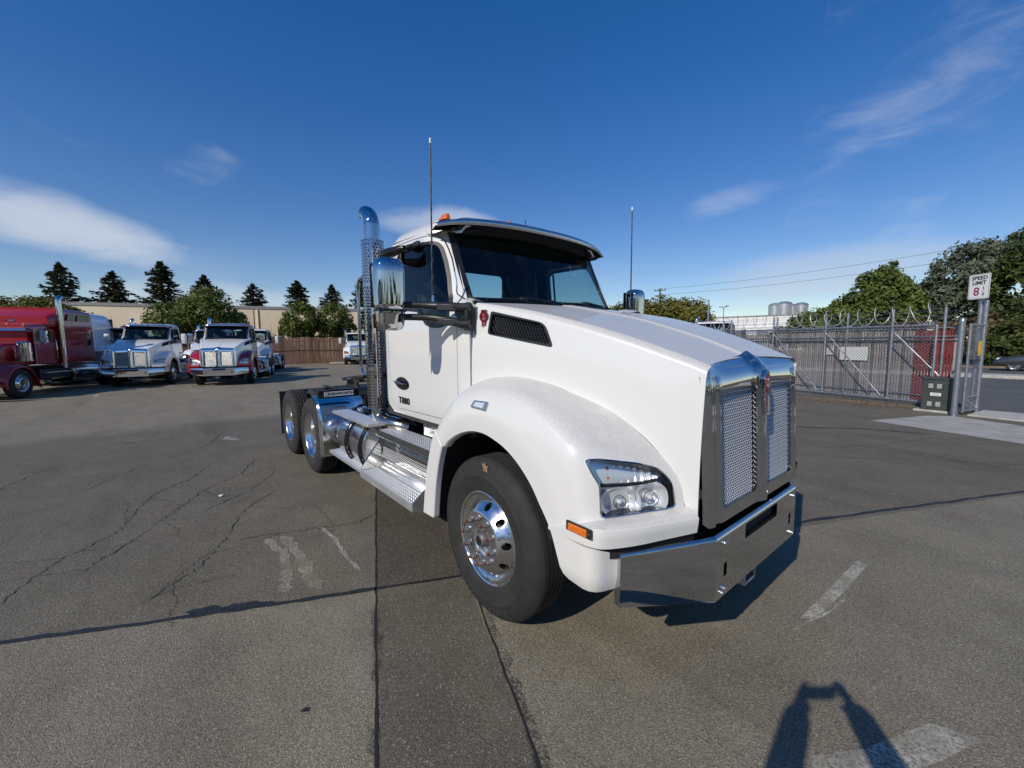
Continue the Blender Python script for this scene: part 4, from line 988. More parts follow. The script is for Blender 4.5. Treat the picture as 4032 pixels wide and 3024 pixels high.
        # quarter fender in front of the drive wheel
        pr = cr([(-3.455, .335), (-3.452, .60), (-3.475, .85), (-3.53, 1.0), (-3.63, 1.075), (-3.74, 1.10)], 6)
        y0, y1 = s*1.215, s*.64
        q = MB().grid([[(p.x, y, p.y) for p in pr] for y in (y0, y0-s*.03, (y0+y1)/2, y1)], flip=s > 0)
        q.grid([[(p.x-.025, y0-s*.0, p.y-.004) for p in pr], [(p.x-.006, y0+s*.010, p.y) for p in pr], [(p.x+.004, y0+s*.002, p.y+.002) for p in pr]])
        qf = q.obj('quarter_fender', AL, root, smooth=60, solid=.004)
        for z in (.55, .62, .80, .87): MB().cyl((-3.453, s*1.12, z), (-3.440, s*1.12, z), .009, n=8).obj('fender_rivet', 'chrome', qf)
        pb = MB().bx(-3.50, -3.455, s*.965-.26, s*.965+.26, 1.09, 1.195).obj('fender_light_bar', 'black_gloss', qf, bevel=.006)
        pt = MB().bx(-3.455, -3.4515, s*.965-.185, s*.965+.185, 1.112, 1.172).obj('name_plate', 'white_plastic', pb)
        text('name_plate_text', 'KENWORTH', .050, 'black_gloss', pt, (-3.4505, s*.965+.028, 1.1415), (0, 1, 0), (0, 0, 1), .0006, 1.08, .0012)
        MB().bx(-3.452, -3.4508, s*.965-.176, s*.965-.128, 1.118, 1.166).obj('plate_emblem', 'black_gloss', pt)
        MB().lathe([(.018, 0), (.018, .001), (0, .001)], (-3.4508, s*.965-.152, 1.142), (1, 0, 0), 18).obj('plate_emblem_disc', 'white_plastic', pt)
        text('plate_emblem_text', 'K', .018, 'black_gloss', pt, (-3.4495, s*.965-.152, 1.148), (0, 1, 0), (0, 0, 1), .0004)
        text('plate_emblem_text', 'W', .016, 'black_gloss', pt, (-3.4495, s*.965-.152, 1.134), (0, 1, 0), (0, 0, 1), .0004)
        # ------------------------------------------------ fuel tank with straps and walkways
        cy, cz, r = s*.865, .690, .318
        tank = MB().lathe([(.0, -2.05), (.22, -2.048), (.285, -2.044), (.310, -2.04), (r, -2.035), (r, -2.86), (.310, -2.885), (.285, -2.90), (.22, -2.905), (.0, -2.905)][::-1], (0, cy, cz), (1, 0, 0), 64).obj('fuel_tank', AL, root, smooth=50)
        for x in (-2.13, -2.56):
            arc = [(x, cy+(r+.012)*math.cos(t)*s, cz+(r+.012)*math.sin(t)) for t in [R(-150+10*k) for k in range(31)]]
            MB().tube(arc, .011, 8).obj('tank_strap', 'black_gloss', tank)
            MB().tube([(x-.04, s*1.10, 1.0), (x, s*1.135, .92)], .009, 6).obj('strap_bolt', 'dull_metal', tank)
        MB().lathe([(.055, 0), (.055, .03), (.050, .042), (.0, .045)], (-2.72, s*.93, 1.0), (0, s*.2, 1), 12).obj('filler_cap', AL, tank)
        t2 = MB().lathe([(.0, -3.30), (.19, -3.298), (.235, -3.28), (.245, -3.25), (.245, -2.99), (.23, -2.97), (.19, -2.96), (.0, -2.96)], (0, s*.84, .66), (1, 0, 0), 40).obj('air_tank', AL, root, smooth=50)
        MB().tube([(-3.04, s*.84+s*.25*math.cos(t), .66+.25*math.sin(t)) for t in [R(-140+10*k) for k in range(29)]], .010, 6).obj('tank_strap', 'black_gloss', t2)
        def tread(nm, x0, x1, y0, y1, z, th, na, nb):
            mb = MB().bx(x0, x1, min(s*y0, s*y1), max(s*y0, s*y1), z-th, z); o = mb.obj(nm, 'brushed_aluminium', root, bevel=.004)
            g = MB(); yy0, yy1 = min(s*y0, s*y1)+.012, max(s*y0, s*y1)-.012
            grip(g, (x0+.02, yy0, z+.0005), (x1-x0-.04, 0, 0), (0, yy1-yy0, 0), na, nb, .0075, .0055, .0055); g.obj('grip', 'grip_aluminium', o, smooth=None); return o
        tread('tank_walkway', -2.955, -1.82, 1.205, 1.015, 1.004, .030, 62, 9)
        tread('tank_step', -3.155, -2.06, 1.205, 1.03, .495, .034, 60, 8)
        tread('lower_step', -2.035, -.862, 1.222, 1.045, .506, .068, 66, 9)
        # sloping kick plate behind the lower step, polished riser, tool box and upper steps
        kp = MB().add([(-2.03, s*1.045, .506), (-.86, s*1.045, .506), (-.86, s*.925, .585), (-2.03, s*.925, .585)], [(0, 1, 2, 3)]).obj('kick_plate', 'brushed_aluminium', root, solid=.004)
        g = MB(); grip(g, (-2.0, s*1.035, .5135), (1.12, 0, 0), (0, -s*.10, .066), 62, 6, .0075, .0055, .0055 if s < 0 else -.0055); g.obj('grip', 'grip_aluminium', kp, smooth=None)
        gp = MB().prism([(1.222, .50), (1.222, .512), (.99, .80), (.93, .80), (.93, .50)], lambda u, v, w: (w, s*u, v), -2.038, -2.032).obj('step_gusset', 'box_aluminium', root, smooth=None)
        MB().prism([(1.222, .44), (1.222, .512), (1.04, .66), (.93, .66), (.93, .44)], lambda u, v, w: (w, s*u, v), -.866, -.860).obj('step_gusset', 'brushed_aluminium', root, smooth=None)
        bx = MB().bx(-2.03, -.70, min(s*.50, s*.985), max(s*.50, s*.985), .585, .925).obj('tool_box', 'box_aluminium', root, bevel=.012)
        for z in (.76, .845): MB().bx(-2.03, -.72, s*.985-.008 if s > 0 else s*.985-.008, s*.985+.008, z, z+.022).obj('box_rail', 'chrome', bx, bevel=.005)
        g = MB(); y_ = s*.9875; grip(g, (-2.0, y_, .605), (1.2, 0, 0), (0, 0, .12), 66, 6, .0075, .0055, -.005 if s > 0 else .005); g.obj('grip', 'grip_aluminium', bx, smooth=None)
        MB().bx(-1.935, -.72, min(s*.985, s*1.085), max(s*.985, s*1.085), .865, .934).obj('step_riser', 'chrome', bx, bevel=.006)
        tread('upper_step', -1.80, -.72, 1.092, .90, .946, .014, 58, 9)
        for k in range(5): MB().cyl((-1.80+.26*k, s*1.084, .90), (-1.80+.26*k, s*1.090, .90), .007, n=8).obj('step_bolt', 'chrome', bx)
        MB().bx(-1.256, -.58, min(s*.895, s*.875), max(s*.895, s*.875), .95, 1.148).bx(-1.262, -1.250, min(s*.80, s*.90), max(s*.80, s*.90), .95, 1.148).obj('cab_step_panel', 'box_aluminium', root, bevel=.008)
        g = MB(); grip(g, (-1.15, s*.897, .985), (.52, 0, 0), (0, 0, .09), 30, 5, .0075, .0055, .005); g.obj('grip', 'grip_aluminium', root, smooth=None)
        for x in (-1.75, -1.2): MB().bx(x-.05, x+.05, min(s*.9, s*1.16), max(s*.9, s*1.16), .40, .44).obj('step_bracket', 'chassis_black', root)
    # ---------------------------------------------------- exhaust stack (kerb side)
    ex, ey = -2.03, -1.0
    pipe = cr([(ex, ey, 1.15), (ex, ey, 2.0), (ex, ey, 2.86), (ex-.004, ey, 2.93), (ex-.025, ey, 3.00), (ex-.075, ey, 3.055), (ex-.14, ey, 3.085)], 8)
    st = MB().tube(pipe, .076, 28, caps=False).obj('exhaust_pipe', 'chrome', root, smooth=60)
    MB().tube([p for p in pipe[-4:]], .070, 20).obj('pipe_bore', 'black_matte', st)
    sh = MB(); rs = .108; nc, z0, z1 = 22, 1.125, 2.785; nr = 56; hz = (z1-z0)/nr
    def cp(t, z): return (ex+rs*math.cos(t), ey+rs*math.sin(t), z)
    for c in range(nc):
        for r_ in range(nr):
            t0 = 2*math.pi*(c+(.5 if r_ % 2 else 0))/nc; dt = 2*math.pi/nc; tc_, zc_ = t0+dt/2, z0+hz*(r_+.5)
            plain = r_ in (0, nr-1, 13, 27, 41) or (c % nc) in (5, 6)
            if plain: sh.add([cp(t0, zc_-hz/2), cp(t0+dt, zc_-hz/2), cp(t0+dt, zc_+hz/2), cp(t0, zc_+hz/2)], [(0, 1, 2, 3)]); continue
            oc = [(-1, -1), (0, -1), (1, -1), (1, 0), (1, 1), (0, 1), (-1, 1), (-1, 0)]
            O = [cp(tc_+a*dt/2, zc_+b*hz/2) for a, b in oc]; I = [cp(tc_+math.cos(q)*.0105/rs, zc_+math.sin(q)*.0105) for q in [R(-135+45*k) for k in range(8)]]
            sh.add(O+I, [(k, (k+1) % 8, 8+(k+1) % 8, 8+k) for k in range(8)])
    hs = sh.obj('heat_shield', 'shield_chrome', root, smooth=60)
    MB().cyl((ex, ey, 1.15), (ex, ey, 2.75), .085, n=24).obj('muffler', 'dull_metal', hs)
    for z in (1.128, 2.782): MB().tube([(ex+rs*math.cos(2*math.pi*k/32), ey+rs*math.sin(2*math.pi*k/32), z) for k in range(32)], .004, 5, closed=True).obj('shield_hem', 'chrome', hs)
    # flat side wing of the shield towards the cab
    MB().bx(ex+.09, ex+.17, ey-.075, ey-.068, 1.125, 2.785).obj('shield_flange', 'chrome', hs)
    el = cr([(ex, ey, 1.16), (ex, ey, 1.08), (ex+.03, ey+.005, 1.02), (ex+.12, ey+.02, .99), (ex+.20, ey+.04, .985), (ex+.30, ey+.09, .97), (ex+.36, ey+.16, .95)], 6)
    MB().tube(el, .072, 20).obj('exhaust_elbow', 'steel_exhaust', root, smooth=60)
    MB().cyl(el[-7], el[-5], .079, n=20).obj('elbow_clamp', 'steel_exhaust', root)
    for z in (1.45, 2.35): MB().box((ex+.14, ey+.12, z), (.26, .05, .05), Euler((0, 0, R(35)))).obj('stack_bracket', 'chassis_black', root)
    MB().tube(cr([(ex-.06, ey, 2.48), (ex-.36, ey, 2.475), (ex-.445, ey, 2.44), (ex-.47, ey, 2.36), (ex-.47, ey, 2.0), (ex-.47, ey, 1.56), (ex-.445, ey, 1.49), (ex-.36, ey, 1.455), (ex-.06, ey, 1.45)], 6), .017, 10).obj('grab_rail', 'chrome', root, smooth=60)
    # leaf stuck on the front tyre
    lf = [(-.035, .030), (-.012, .018), (.006, .038), (.018, .016), (.042, .020), (.026, -.004), (.036, -.034), (.008, -.022), (-.016, -.040), (-.014, -.010)]
    MB().add([(.022+u, -1.131-.35*(.0-v)*0-.012*math.cos(9*u), .995+v) for u, v in lf]+[(.024, -1.146, .993)], [(k, (k+1) % 10, 10) for k in range(10)]).obj('stuck_leaf', 'leaf_brown', root, smooth=None)
# ================================================================== ground
def struct(o): o['kind'] = 'structure'; return o
def node_mat(name):
    m = bpy.data.materials.new(name); m.use_nodes = True; MATS[name] = m
    nt = m.node_tree; return m, nt, nt.nodes, nt.links, nt.nodes['Principled BSDF']
class NB:
    """tiny node-graph helper"""
    def __init__(s, nt): s.N = nt.nodes; s.L = nt.links; s.tc = s.N.new('ShaderNodeTexCoord')
    def m(s, op, a, b=None, c=None):
        n = s.N.new('ShaderNodeMath'); n.operation = op
        for i, x in enumerate((a, b, c)):
            if x is None: continue
            if isinstance(x, (int, float)): n.inputs[i].default_value = x
            else: s.L.new(x, n.inputs[i])
        return n.outputs[0]
    def noise(s, scale, detail=4, rough=.6, dist=0., mp=None, coord='Object'):
        n = s.N.new('ShaderNodeTexNoise'); n.inputs['Scale'].default_value = scale; n.inputs['Detail'].default_value = detail; n.inputs['Roughness'].default_value = rough; n.inputs['Distortion'].default_value = dist
        if mp:
            q = s.N.new('ShaderNodeMapping'); q.inputs['Scale'].default_value = mp; s.L.new(s.tc.outputs[coord], q.inputs[0]); s.L.new(q.outputs[0], n.inputs[0])
        else: s.L.new(s.tc.outputs[coord], n.inputs[0])
        return n.outputs[0]
    def voro(s, scale, feature='F1', out='Distance', rnd=1.):
        n = s.N.new('ShaderNodeTexVoronoi'); n.inputs['Scale'].default_value = scale; n.feature = feature; n.inputs['Randomness'].default_value = rnd; s.L.new(s.tc.outputs['Object'], n.inputs[0]); return n.outputs[out]
    def rng(s, x, a, b, c, d, smooth=False):
        n = s.N.new('ShaderNodeMapRange'); s.L.new(x, n.inputs[0])
        for i, v in enumerate((a, b, c, d)): n.inputs[i+1].default_value = v
        if smooth: n.interpolation_type = 'SMOOTHSTEP'
        return n.outputs[0]
    def mix(s, f, a, b, mode='MIX'):
        n = s.N.new('ShaderNodeMixRGB'); n.blend_type = mode
        for i, x in enumerate((f, a, b)):
            if isinstance(x, (int, float)): n.inputs[i].default_value = x
            elif isinstance(x, tuple): n.inputs[i].default_value = (*x, 1)
            else: s.L.new(x, n.inputs[i])
        return n.outputs[0]
    def dot(s, v):
        n = s.N.new('ShaderNodeVectorMath'); n.operation = 'DOT_PRODUCT'; s.L.new(s.tc.outputs['Object'], n.inputs[0]); n.inputs[1].default_value = v; return n.outputs['Value']
    def bump(s, h, strength, dist=.01):
        n = s.N.new('ShaderNodeBump'); n.inputs['Strength'].default_value = strength; n.inputs['Distance'].default_value = dist; s.L.new(h, n.inputs['Height']); return n.outputs[0]
def asphalt():
    m, nt, N, L, b = node_mat('asphalt'); g = NB(nt)
    big = g.noise(.22, 5, .6); mid = g.noise(1.7, 6, .65); fine = g.noise(95, 4, .75); grit = g.noise(300, 2, .6)
    # stones of the wearing course
    st = g.voro(185, 'F1', 'Color'); sv = g.N.new('ShaderNodeSeparateColor'); g.L.new(st, sv.inputs[0])
    stone = g.rng(sv.outputs[0], .0, 1., .62, 1.45)
    pale = g.rng(sv.outputs[1], .975, .99, 0, 1)
    col = g.mix(g.rng(mid, .3, .7, 0, 1), (.160, .141, .103), (.214, .190, .140))
    # newer lighter course beyond the joint in front of the truck, old cracked course behind it
    d = g.m('ADD', g.dot((-.903, .428, 0)), g.m('MULTIPLY', g.m('SUBTRACT', mid, .5), .22)); old = g.rng(d, .005-.0, .03, 0, 1)  # signed distance to the joint
    dd = g.m('SUBTRACT', g.dot((-.903, .428, 0)), -.005)
    old = g.rng(g.m('ADD', dd, g.m('MULTIPLY', g.m('SUBTRACT', g.noise(9, 4), .5), .03)), .0, .02, 0, 1)
    near = g.rng(g.dot((0, 1, 0)), 1.2, 1.6, 1, 0)
    col = g.mix(g.m('MULTIPLY', old, .9), col, g.mix(1., col, (.66, .655, .66), 'MULTIPLY'))
    # trench patch between the two seams
    t = g.m('SUBTRACT', g.dot((.363, .932, 0)), -1.746)
    patch = g.m('MULTIPLY', g.rng(t, .0, .012, 0, 1), g.rng(t, .65, .662, 1, 0))
    col = g.mix(g.m('MULTIPLY', patch, .8), col, g.mix(1., col, (.50, .50, .51), 'MULTIPLY'))
    # far part of the yard: bleached
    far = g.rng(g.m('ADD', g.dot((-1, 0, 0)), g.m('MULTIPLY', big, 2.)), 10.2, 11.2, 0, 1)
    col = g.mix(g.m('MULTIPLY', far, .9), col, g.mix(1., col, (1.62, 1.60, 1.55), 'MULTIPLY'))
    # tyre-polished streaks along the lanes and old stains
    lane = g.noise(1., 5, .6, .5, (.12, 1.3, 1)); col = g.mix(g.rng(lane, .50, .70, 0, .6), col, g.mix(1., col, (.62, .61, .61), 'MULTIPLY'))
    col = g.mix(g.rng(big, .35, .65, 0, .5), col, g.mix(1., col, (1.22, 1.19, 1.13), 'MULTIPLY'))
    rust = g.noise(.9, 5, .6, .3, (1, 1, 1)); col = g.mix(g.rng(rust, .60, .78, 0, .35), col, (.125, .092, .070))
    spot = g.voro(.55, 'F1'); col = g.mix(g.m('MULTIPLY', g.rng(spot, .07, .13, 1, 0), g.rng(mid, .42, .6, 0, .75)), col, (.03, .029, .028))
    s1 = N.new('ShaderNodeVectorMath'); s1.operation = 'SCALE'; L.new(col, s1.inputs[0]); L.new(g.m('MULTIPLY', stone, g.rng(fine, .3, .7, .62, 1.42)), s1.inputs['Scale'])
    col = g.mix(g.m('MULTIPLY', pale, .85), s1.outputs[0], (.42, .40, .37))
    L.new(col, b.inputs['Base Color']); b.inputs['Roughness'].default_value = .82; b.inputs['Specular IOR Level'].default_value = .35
    h = g.m('ADD', g.m('MULTIPLY', g.voro(185), .8), g.m('ADD', g.m('MULTIPLY', fine, .7), g.m('MULTIPLY', g.noise(7, 3), .6)))
    L.new(g.bump(h, .5, .008), b.inputs['Normal'])
    # finely crazed old surface
    return m
asphalt()
mat('tar', (.022, .022, .023), .55, var=(25, .35), bump=(60, .3))
mat('crack_dark', (.018, .017, .016), .95)
mat('concrete', (.36, .34, .30), .9, var=(2.5, .22, 6), bump=(50, .3))
mat('kerb_concrete', (.42, .40, .36), .9, var=(5, .2), bump=(40, .25))
mat('street_asphalt', (.10, .10, .10), .9, var=(.6, .2, 6), bump=(70, .5))
mat('dirt', (.19, .135, .09), .95, var=(3, .3, 6), bump=(30, .4))
def worn(name, base, thr):
    m, nt, N, L, b = node_mat(name); g = NB(nt); b.inputs['Base Color'].default_value = (*base, 1); b.inputs['Roughness'].default_value = .85
    a = g.m('MULTIPLY', g.rng(g.noise(70, 4, .75), thr, thr+.14, 0, .75), g.rng(g.noise(5, 4), .35, .6, .25, 1)); L.new(a, b.inputs['Alpha']); return m
worn('worn_paint', (.60, .57, .50), .40); worn('scuff', (.44, .38, .30), .40); worn('tar_stain', (.03, .03, .03), .44)
ground = struct(MB().add([(-1500, -1500, 0), (1500, -1500, 0), (1500, 1500, 0), (-1500, 1500, 0)], [(0, 1, 2, 3)]).obj('ground', 'asphalt'))
def strip(pts, w, z, name, m, jag=0., wj=.3, sub=6, parent=ground):
    P = []
    for a, b in zip(pts, pts[1:]):
        a, b = Vector(a), Vector(b); P += [a.lerp(b, k/sub) for k in range(sub)]
    P.append(Vector(pts[-1])); n = len(P); A = []; B = []
    for i, p in enumerate(P):
        t = (P[min(i+1, n-1)]-P[max(i-1, 0)]).normalized(); nn = Vector((-t.y, t.x)); c = p+nn*random.uniform(-jag, jag)
        e = .15 if i in (0, n-1) else 1
        A.append((*(c+nn*w*.5*e*(1+random.uniform(-wj, wj))), z)); B.append((*(c-nn*w*.5*e*(1+random.uniform(-wj, wj))), z))
    return MB().grid([A, B]).obj(name, m, parent, smooth=None)
# joint sealed with tar, running across in front of the truck
strip([(-3.6, -7.6), (-2.6, -5.5), (-1.67, -3.53), (-1.22, -2.6), (-.741, -1.574), (0, .1), (.873, 2.042), (1.6, 3.55), (2.271, 4.944), (4.2, 9.0)], .040, .004, 'tar_joint', 'tar', .006, .45, 10)
strip([(-1.30, -2.66), (-1.18, -2.42), (-1.05, -2.18)], .05, .005, 'tar_joint', 'tar', .01, .6, 8)
# two saw-cut seams of the trench patch
s1 = [Vector((.95, -2.244)).lerp(Vector((-9.0, 1.636)), k/40) for k in range(41)]; strip(s1, .013, .004, 'seam', 'crack_dark', .004, .5, 4)
s2 = [Vector((1.4, -1.723)).lerp(Vector((-9.0, 2.50)), k/40) for k in range(41)]; strip(s2, .011, .004, 'seam', 'crack_dark', .004, .5, 4)
for q in (((.10, -1.92), (-.25, -1.78), (-.55, -1.665)), ((.45, -2.06), (.30, -1.99))): strip(q, .05, .0035, 'tar_smear', 'tar_stain', .012, .6, 8)
strip([(1.15, -1.615), (.7, -1.42), (.3, -1.25), (-.02, -1.115)], .06, .0035, 'tar_smear', 'tar_stain', .012, .6, 8)
def crack(pts, w=.010, br=2):
    strip(pts, w, .0042, 'crack', 'crack_dark', .022, .9, 14)
    for _ in range(br):
        i = random.randrange(len(pts)-1); a = Vector(pts[i]).lerp(Vector(pts[i+1]), random.random()); ang = random.uniform(0, 6.28); q = [a]
        for k in range(3): ang += random.uniform(-.5, .5); q.append(q[-1]+Vector((math.cos(ang), math.sin(ang)))*random.uniform(.12, .3))
        strip([tuple(p) for p in q], w*.5, .0042, 'crack', 'crack_dark', .016, .9, 9)
crack([(-2.0, -4.0), (-2.27, -3.655), (-2.83, -3.47), (-3.25, -3.13), (-3.7, -3.05), (-4.34, -2.90), (-4.80, -2.54), (-5.4, -2.3)], .0065, 5)
crack([(-2.45, -3.30), (-2.95, -3.0), (-3.5, -2.72), (-4.1, -2.45), (-4.6, -2.0), (-5.6, -1.6)], .0065, 5)
crack([(-1.62, -2.9), (-1.9, -2.6), (-2.4, -2.35), (-3.1, -2.12), (-3.6, -1.7)], .0065, 4)
crack([(-2.3, -2.25), (-2.2, -1.9), (-2.05, -1.55), (-1.95, -1.3), (-2.05, -1.1)], .0065, 3)
crack([(-5.0, -3.6), (-6.0, -3.1), (-7.0, -2.2), (-8.2, -1.9)], .0065, 3)
crack([(-3.3, -2.5), (-3.75, -2.0), (-4.4, -1.6)], .0065, 3)
crack([(-5.2, -4.6), (-6.6, -4.2), (-7.8, -3.2), (-9.2, -2.9)], .0065, 2)
crack([(.1, 5.6), (.8, 6.6), (1.2, 7.8), (1.9, 8.4)], .0065, 2); crack([(-.6, 6.5), (.2, 6.9), (.9, 6.4), (2.2, 6.1)], .0065, 1); crack([(.4, 5.0), (1.4, 5.9), (2.4, 6.6), (3.4, 7.9)], .0065, 1)
strip([(-1.0, 7.0), (.3, 8.0), (1.2, 8.3)], .05, .004, 'tar_joint', 'tar', .02, .4)
# worn paint and scrape marks
def blob(pts, m, name, z=.0046): return MB().add([(x, y, z) for x, y in pts], [tuple(range(len(pts)))]).obj(name, m, ground)
strip([(-2.15, -2.06), (-1.75, -1.98), (-1.35, -2.05), (-1.12, -2.09)], .075, .0046, 'scuff_mark', 'scuff', .008, .5)
strip([(-2.12, -1.94), (-1.75, -1.90), (-1.3, -1.90), (-1.0, -1.90)], .085, .0046, 'scuff_mark', 'scuff', .008, .5)
strip([(-2.08, -1.60), (-1.75, -1.575), (-1.35, -1.60), (-1.05, -1.585)], .035, .0046, 'scuff_mark', 'worn_paint', .006, .5)
blob([(1.335, .38), (1.40, .44), (1.45, 1.0), (1.47, 1.52), (1.40, 1.54), (1.37, 1.0)], 'worn_paint', 'paint_mark')
strip([(1.345, .22), (1.43, .55), (1.475, .86)], .018, .0046, 'paint_mark', 'worn_paint', .004, .5)
blob([(1.66, -.62), (1.80, -.40), (1.96, -.02), (2.12, .05), (2.02, -.22), (1.86, -.55), (1.72, -.78)], 'worn_paint', 'paint_mark')
blob([(-7.6, -1.9), (-7.2, -1.7), (-7.0, -1.75), (-7.35, -1.98)], 'worn_paint', 'paint_mark'); blob([(-6.6, -.95), (-6.2, -.8), (-6.25, -.72), (-6.7, -.85)], 'worn_paint', 'paint_mark')
blob([(-19.5, -4.9), (-18.2, -4.85), (-18.2, -4.72), (-19.5, -4.78)], 'worn_paint', 'paint_mark')
# concrete apron at the gate, pavement and street beyond it
struct(MB().add([(.156, 9.20, .005), (2.29, 8.37, .005), (9, 5.7, .005), (9, 8.0, .005), (2.4, 10.6, .005), (1.30, 11.2, .005), (.9, 10.9, .005)], [tuple(range(7))]).obj('concrete_apron', 'concrete'))
struct(MB().prism([(1.48, 11.55), (12, 9.2), (12, 12.6), (1.68, 12.75)], lambda u, v, w: (u, v, w), -.05, .03).obj('pavement', 'kerb_concrete', bevel=.01))
struct(MB().add([(1.0, 12.9, .009), (60, 8.6, .009), (60, 24, .009), (-60, 31, .009), (-60, 17.5, .009)], [(0, 1, 2, 3, 4)]).obj('street', 'street_asphalt'))
struct(MB().prism([(-60, 29.5), (60, 22.4), (60, 23.9), (-60, 31)], lambda u, v, w: (u, v, w), -.05, .14).obj('median', 'kerb_concrete', bevel=.03))
struct(MB().add([(-60, 31, .010), (60, 23.9, .010), (60, 33, .010), (-60, 40, .010)], [(0, 1, 2, 3)]).obj('street', 'street_asphalt'))
struct(MB().prism([(-60, 38.4), (60, 33.2), (60, 80), (-60, 80)], lambda u, v, w: (u, v, w), -.05, .12).obj('verge', 'dirt', bevel=.03))
# a traffic button on the median, litter and leaves
def litter(name, p, r, m, label, cat):
    mb = MB(); n = 7; P = [(p[0]+r*random.uniform(.6, 1.2)*math.cos(6.283*k/n), p[1]+r*random.uniform(.6, 1.2)*math.sin(6.283*k/n), .006+random.uniform(0, r*.35)) for k in range(n)]
    P.append((p[0], p[1], .006+r*.6)); mb.add(P, [(k, (k+1) % n, n) for k in range(n)]); tag(mb.obj(name, m, smooth=None), label, cat)
litter('paper_scrap', (-3.757, -2.275), .030, 'white_plastic', 'small crumpled pale scrap lying on the dark cracked asphalt', 'litter')
litter('rubber_scrap', (.019, -2.236), .018, 'black_plastic', 'small black rubber scrap on the asphalt near the camera left of the seam', 'litter')
lv = MB()
for _ in range(420):
    x, y = random.gauss(-.55, .75), random.gauss(12.15, .32); a = random.uniform(0, 6.28); s = random.uniform(.02, .045); z = random.uniform(.01, .035)
    lv.add([(x+s*math.cos(a), y+s*math.sin(a), z), (x-s*.5*math.sin(a), y+s*.5*math.cos(a), z+.01), (x-s*math.cos(a), y-s*math.sin(a), z), (x+s*.5*math.sin(a), y-s*.5*math.cos(a), z+.012)], [(0, 1, 2, 3)])
tag(lv.obj('fallen_leaves', mat('dry_leaf', (.36, .22, .12), .9, var=(14, .4)), smooth=None), 'scatter of dry brown leaves at the foot of the gate', 'leaves', kind='stuff')
# ================================================================== trees
def leaf_mat(name, c0, c1, trans=.25):
    m = bpy.data.materials.new(name); m.use_nodes = True; MATS[name] = m
    nt = m.node_tree; N = nt.nodes; L = nt.links; b = N['Principled BSDF']; o = N['Material Output']
    at = N.new('ShaderNodeAttribute'); at.attribute_name = 'tone'; cr_ = N.new('ShaderNodeMixRGB'); cr_.inputs[1].default_value = (*c0, 1); cr_.inputs[2].default_value = (*c1, 1); L.new(at.outputs['Fac'], cr_.inputs[0])
    L.new(cr_.outputs[0], b.inputs['Base Color']); b.inputs['Roughness'].default_value = .55; b.inputs['Specular IOR Level'].default_value = .3
    t = N.new('ShaderNodeBsdfTranslucent'); L.new(cr_.outputs[0], t.inputs[0]); mx = N.new('ShaderNodeMixShader'); mx.inputs[0].default_value = trans
    L.new(b.outputs[0], mx.inputs[1]); L.new(t.outputs[0], mx.inputs[2]); L.new(mx.outputs[0], o.inputs[0]); return m
leaf_mat('leaf_round', (.050, .078, .014), (.19, .22, .04)); leaf_mat('leaf_yellow', (.085, .090, .016), (.26, .235, .055)); leaf_mat('needle', (.038, .047, .022), (.10, .108, .05), .1)
leaf_mat('leaf_bright', (.055, .088, .016), (.19, .24, .052)); leaf_mat('leaf_grey', (.07, .088, .052), (.22, .25, .17)); leaf_mat('leaf_dead', (.09, .062, .032), (.24, .16, .085)); leaf_mat('leaf_dark', (.034, .054, .014), (.125, .155, .04))
mat('bark', (.085, .065, .05), .9, var=(9, .35), bump=(25, .6)); mat('bark_pale', (.22, .19, .15), .9, var=(6, .3), bump=(25, .5))
def leaves_mesh(name, pts, size, rng, flat=0.):
    """pts: list of (position, outward direction, tone)"""
    V = []; F = []; T = []
    for p, d, tone in pts:
        n = (Vector(d)*.6+Vector((rng.gauss(0, .5), rng.gauss(0, .5), rng.gauss(0, .5)+flat))).normalized(); x, y = orth(n); a = rng.uniform(0, 6.283)
        x, y = x*math.cos(a)+y*math.sin(a), -x*math.sin(a)+y*math.cos(a); s = size*rng.uniform(.55, 1.25); w = s*rng.uniform(.35, .6); k = len(V)
        bend = n*s*rng.uniform(-.25, .25)
        V += [tuple(p-x*s), tuple(p-y*w+bend), tuple(p+x*s), tuple(p+y*w+bend)]; F += [(k, k+1, k+2, k+3)]; T += [tone]*4
    me = bpy.data.meshes.new(name); me.from_pydata(V, [], F); at = me.attributes.new('tone', 'FLOAT', 'POINT'); at.data.foreach_set('value', T); me.update(); return me
def crown_points(lobes, n, rng, shell=.45):
    out = []; W_ = [l[1][0]*l[1][1]*l[1][2] for l in lobes]; tot = sum(W_)
    for (c, r), w in zip(lobes, W_):
        c = Vector(c); k = int(n*w/tot)
        # sub-clumps on the lobe surface make light and dark masses
        cl = []
        for _ in range(max(10, k//90)):
            v = Vector((rng.gauss(0, 1), rng.gauss(0, 1), rng.gauss(0, 1))).normalized(); q = rng.uniform(.62, 1.0); cl.append((v, q, rng.uniform(.12, .30), rng.random()))
        for _ in range(k):
            v, q, s, t = rng.choice(cl); d = Vector((rng.gauss(0, 1), rng.gauss(0, 1), rng.gauss(0, 1)))*s*.62
            u = v*q+d
            if u.length > 1.12: u = u.normalized()*rng.uniform(.95, 1.12)
            p = c+Vector((u.x*r[0], u.y*r[1], u.z*r[2])); out.append((p, u.normalized(), min(1, max(0, .5*t+.5*rng.random()))))
    return out
